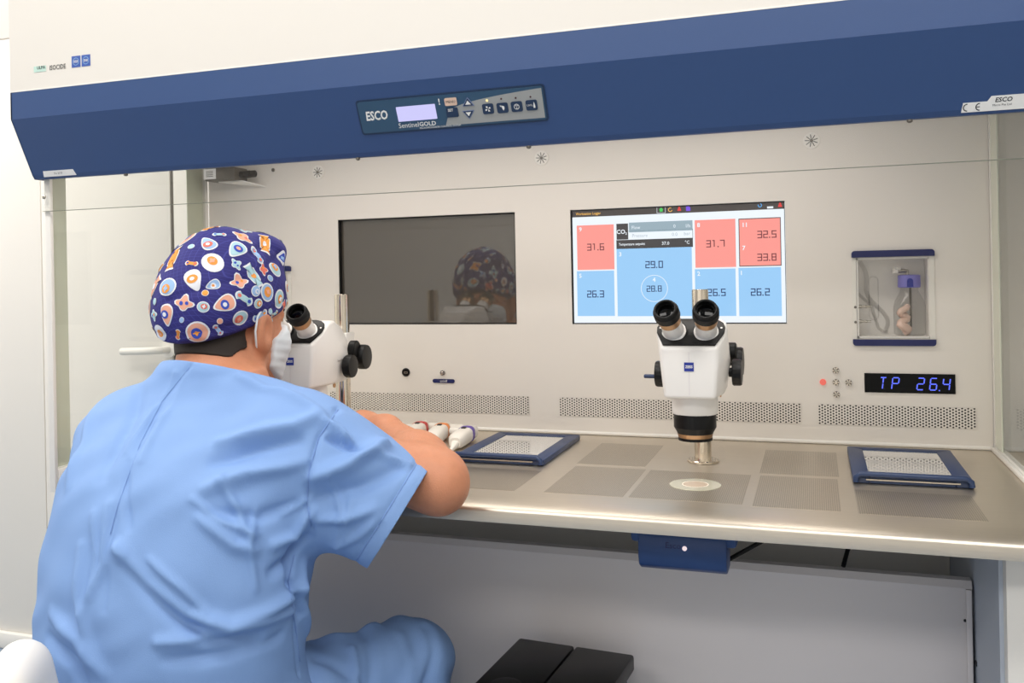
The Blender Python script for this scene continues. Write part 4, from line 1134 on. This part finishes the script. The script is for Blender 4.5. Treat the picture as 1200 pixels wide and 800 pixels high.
v, f = surfnet(sd_body, (-.47, -.98, .0), (.43, -.30, 1.22), .0045)
body_ = npmesh('body', v, f, M['skin'], pe)
for s in (-1, 1):
    e = hw(s * .031, .080, .003); eb = MB().lathe([(.0005, -.0118), (.006, -.0102), (.0102, -.006), (.0118, 0), (.0102, .006), (.006, .0102), (.0005, .0118)], e, HR @ np.array((0, 1, 0)), 20).build('eyeball', M['scopewhite'], pe, smooth=pi)
    MB().lathe([(.0055, .0102), (.0035, .0116), (.0005, .0121)], e, HR @ np.array((0, .95, -.3)), 16).build('iris', mat('brown_iris', rgb(70, 46, 30), .15), eb, smooth=pi)
    q = [hw(s * x, y, z) for x, y, z in ((.014, .098, .026), (.026, .096, .031), (.040, .086, .030), (.048, .076, .026))]
    MB().tube(q, [.0022, .0032, .0028, .0016], 8).build('eyebrow', M['hair'], pe, smooth=pi)


# scrub cap ---------------------------------------------------------------
CN = np.array((0, -.42, .917)); CN /= np.linalg.norm(CN)


def cap_plane(q): return (q - np.array((0, .0, .000))) @ CN


def sd_capcloth(p):
    q = hl(p)
    d = sd_ell(q, (-.002, -.016, .045), (.094, .114, .112))
    d = smin(d, sd_ell(q, (-.004, -.070, .012), (.078, .066, .078)), .03)
    d = smin(d, sd_ell(q, (.024, .036, .128), (.044, .034, .026)), .03)
    return smax(d, -cap_plane(q), .012)


v, f = surfnet(sd_capcloth, HC - .19, HC + .19, .004)
n_ = grad(sd_capcloth, v); q = hl(v)
fold = .0016 * np.sin(q[:, 0] * 90 + 6 * q[:, 2] * 10 + 2 * np.sin(q[:, 1] * 40)) * np.exp(-((q[:, 1] + .06) / .07) ** 2)
edge = cap_plane(q); hem = -.0018 * np.exp(-((edge - .020) / .004) ** 2)
crease = -.004 * np.exp(-(polydist(v, [trace(sd_capcloth, a, b) for a, b in ((196, 352), (240, 338), (290, 326), (328, 300))]) / .006) ** 2) - .004 * np.exp(-(polydist(v, [trace(sd_capcloth, a, b) for a, b in ((296, 296), (312, 285), (330, 300))]) / .006) ** 2)
v = v + n_ * (fold * (edge > .01) + hem + crease)[:, None]
mm = bpy.data.materials.new('dark_indigo_checked_cotton'); mm.use_nodes = True; nt = mm.node_tree; b = nt.nodes['Principled BSDF']; b.inputs['Roughness'].default_value = .8
tc = nt.nodes.new('ShaderNodeTexCoord'); mp = nt.nodes.new('ShaderNodeMapping'); mp.inputs['Scale'].default_value = (160, 160, 160); mp.inputs['Rotation'].default_value = (.5, .2, .6)
fr = nt.nodes.new('ShaderNodeVectorMath'); fr.operation = 'FRACTION'; sx_ = nt.nodes.new('ShaderNodeSeparateXYZ')
l1 = nt.nodes.new('ShaderNodeMath'); l1.operation = 'LESS_THAN'; l1.inputs[1].default_value = .10; l2 = nt.nodes.new('ShaderNodeMath'); l2.operation = 'LESS_THAN'; l2.inputs[1].default_value = .10
mx_ = nt.nodes.new('ShaderNodeMath'); mx_.operation = 'MAXIMUM'; mi_ = nt.nodes.new('ShaderNodeMix'); mi_.data_type = 'RGBA'; mi_.inputs['A'].default_value = rgb(44, 42, 118); mi_.inputs['B'].default_value = rgb(62, 62, 142)
for a, c_ in ((tc.outputs['Object'], mp.inputs[0]), (mp.outputs[0], fr.inputs[0]), (fr.outputs[0], sx_.inputs[0]), (sx_.outputs['X'], l1.inputs[0]), (sx_.outputs['Z'], l2.inputs[0]), (l1.outputs[0], mx_.inputs[0]), (l2.outputs[0], mx_.inputs[1]), (mx_.outputs[0], mi_.inputs['Factor']), (mi_.outputs['Result'], b.inputs['Base Color'])): nt.links.new(a, c_)
capo = npmesh('scrub_cap', v, f, mm, pe); capo['label'] = 'dark indigo scrub cap printed with orange and pale blue motifs'
# printed motifs: thin prints lying on the cloth
bvh = BVHTree.FromPolygons([tuple(x) for x in v], [tuple(map(int, x)) for x in f])
PC = [mat('print_' + n_, c_, .8) for n_, c_ in (('white', rgb(236, 238, 244)), ('pale_blue', rgb(158, 192, 232)), ('peach', rgb(240, 176, 150)), ('orange', rgb(240, 158, 72)), ('coral', rgb(228, 120, 104)), ('royal_blue', rgb(58, 84, 190)), ('mint', rgb(178, 214, 224)), ('lilac', rgb(176, 160, 214)))]
rnd = random.Random(11); prints = MB(); CC = Vector(hw(0, -.022, .030)); used_ = []


def blob(k):  # outline in polar form
    if k == 'cell': a = rnd.uniform(.85, 1.05); e = rnd.uniform(.78, 1.0); return [(cos(g) * a, sin(g) * a * e) for g in [2 * pi * i / 20 for i in range(20)]]
    if k == 'sweet': return [(-1.55, .62), (-1.1, .3), (-.8, .58), (-.3, .66), (.3, .66), (.8, .58), (1.1, .3), (1.55, .62), (1.5, 0), (1.55, -.62), (1.1, -.3), (.8, -.58), (.3, -.66), (-.3, -.66), (-.8, -.58), (-1.1, -.3), (-1.55, -.62), (-1.5, 0)]
    if k == 'bone': return [((1.25 * cos(g)) * (1 if abs(cos(g)) > .5 else .9), sin(g) * (.75 if abs(cos(g)) > .62 else .36)) for g in [2 * pi * i / 22 for i in range(22)]]
    if k == 'bear': return [((.8 + .22 * cos(4 * g) + .1 * cos(3 * g)) * cos(g), (.9 + .22 * cos(4 * g)) * sin(g) * 1.15) for g in [2 * pi * i / 24 for i in range(24)]]
    if k == 'pear': return [((.75 + .28 * sin(g)) * cos(g), (1.1 - .12 * sin(g)) * sin(g)) for g in [2 * pi * i / 20 for i in range(20)]]


def stamp(d, r, rot, shape, sc, lift, mi, ox=0, oy=0):
    hit, nn, _, _ = bvh.ray_cast(CC, Vector(d))
    if hit is None: return False
    if (hit - CC).dot(nn) < 0: nn = -nn
    t_ = nn.cross(Vector((.3, .5, .8))).normalized(); w_ = nn.cross(t_); P_ = []
    for fr_ in (0, .55, 1):
        for x, y in (shape if fr_ else [(0, 0)]):
            x, y = x * sc * fr_ + ox, y * sc * fr_ + oy; c_ = hit + (t_ * (x * cos(rot) - y * sin(rot)) + w_ * (x * sin(rot) + y * cos(rot))) * r
            h2, n2, _, _ = bvh.ray_cast(CC, (c_ - CC).normalized())
            if h2 is None or cap_plane(hl(np.array(h2)[None]))[0] < .002: return False
            if (h2 - CC).dot(n2) < 0: n2 = -n2
            P_.append(h2 + n2 * lift)
    k = len(shape); fs = [(0, 1 + i, 1 + (i + 1) % k) for i in range(k)] + [(1 + i, 1 + k + i, 1 + k + (i + 1) % k, 1 + (i + 1) % k) for i in range(k)]
    prints.add(P_, fs, mi); return True


for it in range(5200):
    d = np.array([rnd.gauss(0, 1) for _ in range(3)]); d /= np.linalg.norm(d)
    k = rnd.choice(['cell', 'cell', 'cell', 'sweet', 'sweet', 'bone', 'bear', 'pear'] if it < 3000 else ['cell', 'bone', 'bear', 'pear'] if it < 5000 else ['dot']); mini = 1 if it < 3000 else .62
    r = {'cell': .0172, 'sweet': .0148, 'bone': .0138, 'bear': .0150, 'pear': .0165, 'dot': .0062}[k] * rnd.uniform(.9, 1.12) * (mini if k != 'dot' else 1); ext = r * {'sweet': 1.22, 'bone': 1.05}.get(k, .98)
    if any(np.linalg.norm(d - e) * .105 < ext + x + .0002 for e, x in used_): continue
    rot = rnd.uniform(0, 6.28); kk = 'cell' if k == 'dot' else k; sh = blob(kk)
    if not stamp(d, r, rot, sh, 1.0, .0007, 0): continue
    used_.append((d, ext))
    fill = rnd.choice([1, 1, 6, 6, 2, 0] if k in ('cell', 'pear') else [2, 3, 4, 6, 1, 6])
    stamp(d, r, rot, sh, .84, .0012, fill)
    if k in ('cell', 'pear'):
        m_ = rnd.choice([3, 4, 5, 3, 0]); ox, oy = rnd.uniform(-.2, .2), rnd.uniform(-.2, .1)
        stamp(d, r, rot, blob('cell'), .50, .0017, 5 if fill in (2, 3) else m_, ox, oy)
        stamp(d, r, rot, blob('bear' if k == 'cell' else 'cell'), .24, .0022, rnd.choice([3, 2, 1, 0]), ox, oy)
    elif k == 'sweet': stamp(d, r, rot, blob('cell'), .38, .0017, rnd.choice([0, 3, 1, 4]))
    elif k == 'bear':
        stamp(d, r, rot, blob('cell'), .26, .0017, rnd.choice([4, 3, 5]), -.05, .30); stamp(d, r, rot, blob('cell'), .20, .0017, rnd.choice([4, 3, 5]), .05, -.35)
    elif k == 'bone':
        for o_ in (-.7, .7): stamp(d, r, rot, blob('cell'), .26, .0017, rnd.choice([3, 4, 5]), o_, 0)
prints.build('printed_motifs', PC, capo, smooth=pi)

# hair below the cap, mask and its ear loop ----------------------------------
def sd_hair(p):
    q = hl(p); d = smin(sd_head(p), sd_cap(p, (-.016, -.672, .935), hw(0, -.034, -.045), .060, .058), .022) - .0035
    d = smax(d, cap_plane(q) - .012, .004); d = smax(d, -(q[:, 2] + .066 + .12 * (q[:, 1] + .07)), .006); d = smax(d, q[:, 1] + .034, .004)
    return smax(d, -sd_ell(q * np.array((1, 1, 1)), (0, -.0, -.09), (.2, .085, .05)), .004)


v, f = surfnet(sd_hair, HC - .15, HC + .15, .003); npmesh('hair', v, f, M['hair'], pe)


def sd_mask(p):
    q = hl(p); d = smin(sd_head(p), sd_ell(q, (0, .072, -.042), (.038, .033, .042)), .05) - .005
    d = smax(d, -(q[:, 1] - .030 - .10 * np.abs(q[:, 2] + .05)), .006); d = smax(d, q[:, 2] - (.004 - 2.4 * np.maximum(.09 - q[:, 1], 0) ** 1.5), .005)
    return smax(d, -(q[:, 2] + .088 + .3 * (q[:, 1] - .07)), .006)


v, f = surfnet(sd_mask, HC - .16, HC + .16, .003)
n_ = grad(sd_mask, v); q = hl(v); v = v + n_ * (.0005 * np.sin(q[:, 2] * 420))[:, None]
mko = npmesh('face_mask', v, f, M['mask'], pe)
for s in (-1, 1):
    L1 = [(.060, .040, -.010), (.074, .014, .010), (.084, -.018, .022), (.089, -.036, .004), (.087, -.036, -.020), (.083, -.026, -.042), (.076, -.004, -.058), (.066, .026, -.068), (.052, .048, -.074)]
    pts = [hw(s * x, y, z) for x, y, z in L1]
    P2 = []
    for i in range(len(pts) - 1):
        for t_ in (0, .5): P2.append(pts[i] * (1 - t_) + pts[i + 1] * t_)
    MB().tube(P2 + [pts[-1]], .0017, 8).build('ear_loop', M['mask'], mko, smooth=pi)

# scrub top ----------------------------------------------------------------
SE = at(468, 604, 1.325); SA = SHR + np.array((.006, 0, -.012)); sax = SE - SA; sax = sax / np.linalg.norm(sax)
SLE = SHL + (ELL - SHL) * .52 + np.array((.0, -.01, -.008)); sal = SLE - SHL; sal = sal / np.linalg.norm(sal)
NP = np.array((-.030, -.735, .978)); NN = np.array((.10, .42, 1.)); NN /= np.linalg.norm(NN)


def sd_top0(p):
    d = sd_loft(p, TOR)
    d = smin(d, sd_cap(p, (-.018, -.672, .950), SHR + np.array((-.03, .0, .022)), .066, .058), .05)
    d = smin(d, sd_cap(p, (-.018, -.672, .950), SHL + np.array((.03, .0, .015)), .066, .056), .05)
    a = sd_cap(p, SA, SE + sax * .012, .095, .086)
    b = sd_cap(p, SHL, SLE + sal * .012, .086, .080)
    d = smin(smin(d, a, .045), b, .045)
    d = smin(d, sd_ell(p, (-.02, -.79, .475), (.215, .165, .085)), .04)
    return d


def sd_top(p): return smax(sd_top0(p), .405 - p[:, 2], .01)


FOLDS = [  # picture polyline, width, height
    ([(140, 642), (172, 684), (218, 722), (270, 733), (325, 708), (350, 690)], .011, .010), ([(150, 660), (190, 705), (240, 745), (300, 748)], .014, -.010),
    ([(185, 752), (250, 744), (300, 732), (345, 712)], .009, .007), ([(195, 772), (260, 768), (330, 745)], .010, -.006),
    ([(258, 520), (300, 508), (345, 500), (376, 486)], .013, .009), ([(240, 574), (290, 556), (340, 545), (358, 540)], .012, .008), ([(250, 540), (300, 528), (352, 515)], .012, -.007),
    ([(232, 606), (275, 640), (300, 646)], .010, .006), ([(258, 562), (280, 600), (292, 632)], .008, .006), ([(250, 600), (300, 606), (350, 592)], .010, -.005),
    ([(205, 437), (180, 480), (148, 530)], .006, .0035), ([(128, 590), (122, 660), (98, 720)], .008, .004), ([(95, 640), (92, 700), (104, 760)], .010, .005),
    ([(365, 560), (410, 545), (450, 520), (468, 505)], .013, .012), ([(372, 585), (420, 572), (470, 548)], .014, -.008), ([(380, 492), (398, 505), (410, 520)], .008, .008),
    ([(385, 512), (402, 520), (420, 528)], .007, -.008), ([(372, 610), (410, 606), (440, 596)], .010, .006), ([(392, 640), (420, 628), (446, 606)], .008, .004),
    ([(320, 640), (345, 628), (366, 600)], .010, .007), ([(318, 672), (340, 655), (362, 628)], .010, -.007), ([(345, 640), (340, 680), (352, 720)], .007, -.008), ([(357, 660), (352, 700), (360, 740)], .010, .006),
    ([(110, 480), (100, 520), (80, 570)], .012, .005), ([(280, 440), (320, 458), (370, 478)], .010, .006), ([(165, 455), (150, 500), (120, 560)], .014, -.004), ([(300, 600), (292, 640), (300, 690)], .006, .004), ([(175, 655), (215, 690), (240, 716)], .006, .004), ([(330, 602), (348, 594), (362, 585)], .006, .004), ([(385, 560), (400, 600), (396, 640)], .006, .003), ([(412, 580), (408, 605), (405, 630)], .006, .003), ([(225, 585), (262, 612), (300, 628)], .006, .004), ([(215, 440), (190, 490), (165, 540)], .007, .003), ([(110, 600), (112, 650), (106, 700)], .006, .003), ([(150, 540), (146, 580), (150, 620)], .006, -.003), ([(405, 540), (440, 532), (480, 545)], .007, .004), ([(60, 720), (90, 750), (120, 790)], .012, .006), ([(55, 745), (85, 775), (100, 799)], .010, -.006)]
SEAMS = [([(396, 478), (374, 512), (362, 552), (360, 592), (366, 622)], .0042, -.0030), ([(222, 428), (190, 470), (164, 520), (138, 592), (126, 650), (122, 715)], .0042, -.0020), ([(345, 642), (338, 680), (346, 730), (352, 790)], .0042, -.003)]
v, f = surfnet(sd_top, (-.47, -1.0, .395), (.38, -.45, 1.03), .0042)
n_ = grad(sd_top0, v); dsp = np.zeros(len(v))
for pl, wd_, am in FOLDS + SEAMS:
    pts = [trace(sd_top, *a) for a in pl]; pts = [a for a in pts if np.linalg.norm(a - CAM) < 2.2]
    dd = polydist(v, pts); s_ = np.concatenate([[0], np.cumsum([np.linalg.norm(np.array(b) - a) for a, b in zip(pts[:-1], pts[1:])])]); m_ = (np.array(pts[0]) + pts[-1]) / 2
    tap = 1 if (pl, wd_, am) in SEAMS else np.clip(1.15 - (np.linalg.norm(v - m_, axis=1) / (s_[-1] * .62)) ** 2, 0, 1)
    dsp += am * 1.6 * np.exp(-(dd / (wd_ * .85)) ** 2) * tap
X = v
dsp += .0008 * np.sin(X[:, 2] * 55 + 3 * np.sin(X[:, 0] * 22) + X[:, 1] * 30) + .0006 * np.sin(X[:, 0] * 70 - X[:, 2] * 60 + 2 * np.sin(X[:, 2] * 35))
dsp += -.0022 * np.exp(-(((v - SE) @ sax + .019) / .0035) ** 2) * (np.linalg.norm(v - SE, axis=1) < .13)
for _ in range(3): dsp += .0009 * np.sin(45 * (_ + 1) * (X @ np.array([(.5, .2, .8), (.8, -.3, -.4), (-.3, .6, .7)][_])) + 2.5 * np.sin(X[:, 2] * 18 + _)) / (_ + 1)
v = v + n_ * dsp[:, None]
top = npmesh('scrub_top', v, f, M['scrub'], pe)
bm = bmesh.new(); bm.from_mesh(top.data); off = np.array(pe.location)
for pp, ax, rad in ((SE, sax, .128), (SLE, sal, .122), (NP, NN, .20)):
    pl = Vector(pp - off); fs = [q for q in bm.faces if (q.calc_center_median() - pl).length < rad and (q.calc_center_median() - pl).dot(Vector(ax)) > -.03]
    gm = list({x for q in fs for x in q.verts}) + list({x for q in fs for x in q.edges}) + fs
    bmesh.ops.bisect_plane(bm, geom=gm, plane_co=pl, plane_no=Vector(ax), clear_outer=True)
lone = [q for q in bm.verts if not q.link_faces]; bmesh.ops.delete(bm, geom=lone, context='VERTS')
bvt = BVHTree.FromBMesh(bm); bm.to_mesh(top.data); bm.free(); top.data.polygons.foreach_set('use_smooth', [True] * len(top.data.polygons))
md = top.modifiers.new('cloth_thickness', 'SOLIDIFY'); md.thickness = .0022; md.offset = -1


M['thread'] = mat('stitched_seam', rgb(122, 154, 210), .8)


def seam(pl, name='seam', n_=9, lift=.0004, r=.0008):
    pts = []
    for a, b in zip(pl[:-1], pl[1:]):
        for t_ in range(n_):
            d = Vector(ray(a[0] + (b[0] - a[0]) * t_ / n_, a[1] + (b[1] - a[1]) * t_ / n_)).normalized(); hit, nn, _, _ = bvt.ray_cast(Vector(CAM - off), d)
            if hit is not None and (not pts or (hit + Vector(off) - pts[-1]).length < .05): pts.append(hit + Vector(off) - d * lift)
    if len(pts) > 2: MB().tube(pts, r, 6).build(name, M['thread'], top, smooth=pi)


seam([(396, 480), (374, 512), (362, 552), (360, 592), (365, 620)]); seam([(222, 430), (190, 470), (164, 520), (138, 592), (128, 630)], r=.0004); seam([(345, 650), (338, 680), (346, 730), (352, 780)])
e1_ = np.cross(sax, (0, 0, 1)); e1_ /= np.linalg.norm(e1_); e2_ = np.cross(sax, e1_); pts = []
for k in range(49):
    a = 2 * pi * k / 48; o_ = Vector(SE - sax * .019 - off); d = Vector(e1_ * cos(a) + e2_ * sin(a)); hit, nn, _, _ = bvt.ray_cast(o_ + d * .13, -d)
    if hit is not None: pts.append(hit + Vector(off) + d * .0002)
MB().tube(pts, .0008, 6).build('hem_stitching', M['thread'], top, smooth=pi)


# trousers and shoes ---------------------------------------------------------
def sd_tr(p):
    d = sd_ell(p, (-.022, -.785, .475), (.195, .150, .088))
    for hp_, kn, an in ((HPR, KR, AR), (HPL, KL, AL)):
        d = smin(d, sd_cap(p, hp_, kn, .092, .074), .03); d = smin(d, smax(sd_cap(p, kn, an + (an - kn) * .1, .074, .060), (an - kn)[2] * 0 + (.10 - p[:, 2]), .006), .025)
    return d


v, f = surfnet(sd_tr, (-.33, -.98, .07), (.36, -.33, .60), .005); n_ = grad(sd_tr, v); dsp = np.zeros(len(v))
for pl, wd_, am in [([(395, 735), (412, 760), (418, 799)], .008, .009), ([(425, 740), (436, 770), (436, 799)], .010, -.007), ([(500, 735), (508, 765), (500, 799)], .010, -.006), ([(365, 750), (400, 745), (440, 735)], .010, .006), ([(470, 745), (482, 775), (478, 799)], .012, .004), ([(372, 770), (400, 785), (425, 799)], .010, -.006)]:
    pts = [trace(sd_tr, *a) for a in pl]; pts = [a for a in pts if np.linalg.norm(a - CAM) < 2.2]
    if len(pts) > 1: dsp += am * np.exp(-(polydist(v, pts) / wd_) ** 2)
dsp += .003 * np.sin(v[:, 2] * 60 + 3 * np.sin(v[:, 0] * 30 + v[:, 1] * 20)) + .002 * np.sin(v[:, 1] * 80 + v[:, 0] * 40)
npmesh('scrub_trousers', v + n_ * dsp[:, None], f, M['scrub'], pe)
for an, s in ((AR, 1), (AL, -1)):
    def sd_shoe(p): return smax(sd_cap(p, an + np.array((0, -.035, -.045)), an + np.array((s * .035, .15, -.052)), .045, .038), .002 - p[:, 2], .006)
    v, f = surfnet(sd_shoe, an + np.array((-.12, -.12, -.10)), an + np.array((.12, .23, .03)), .006); npmesh('shoe', v, f, M['shoe'], pe)

# ------------------------------------------------------------------ stool
so = thing('stool', (-.02, -.78, 0), 'white rounded stool with a backrest, under the seated person', 'stool')
M['stoolwhite'] = mat('white_upholstery', rgb(242, 238, 232), .5, bump=.1, bscale=400)
MB().lathe([(.14, .300), (.185, .305), (.20, .325), (.198, .338), (.17, .348), (.02, .352)], (-.02, -.78, 0), n=40).build('seat', M['stoolwhite'], so, smooth=.9)
MB().lathe([(.026, .06), (.026, .20), (.018, .20), (.018, .302)], (-.02, -.78, 0), n=24).build('column', M['chrome'], so, smooth=.5)
for k in range(5):
    a = 2 * pi * k / 5 + .3; d = np.array((cos(a), sin(a), 0)); c_ = np.array((-.02, -.78, 0))
    lg = MB().tube([c_ + d * .02 + (0, 0, .09), c_ + d * .15 + (0, 0, .078), c_ + d * .25 + (0, 0, .064)], [.019, .016, .013], 12).build('leg', M['chrome'], so, smooth=.8)
    e = np.cross(d, (0, 0, 1)); MB().lathe([(.022, -.018), (.027, -.014), (.027, .014), (.022, .018)], c_ + d * .25 + (0, 0, .0275), e, 20).build('caster', M['black'], lg, smooth=.5)
PB = at(27, 880, 1.085); vd = np.array((-.52, .85, 0)); vd /= np.linalg.norm(vd); vr = np.array((vd[1], -vd[0], 0))


def sd_back(p):
    q = p - PB; a, b_, c_ = q @ vr, q @ vd, q[:, 2]; wid = .032 + .10 * np.clip(.095 - c_, 0, .22)
    a = a + .10 * c_
    d = np.stack([np.abs(a) - wid + .032, np.abs(b_) - .040, np.abs(c_) - .088], 1)
    return (np.linalg.norm(np.maximum(d, 0), axis=1) + np.minimum(d.max(1), 0)) - .032


v, f = surfnet(sd_back, PB - .2, PB + .2, .005); npmesh('backrest', v, f, M['stoolwhite'], so)
MB().tube([PB + (0, 0, -.10), PB + (-.01, .02, -.17), np.array((-.07, -.93, .315)), np.array((-.03, -.84, .288))], .013, 12).build('backrest_arm', M['chrome'], so, smooth=.8)
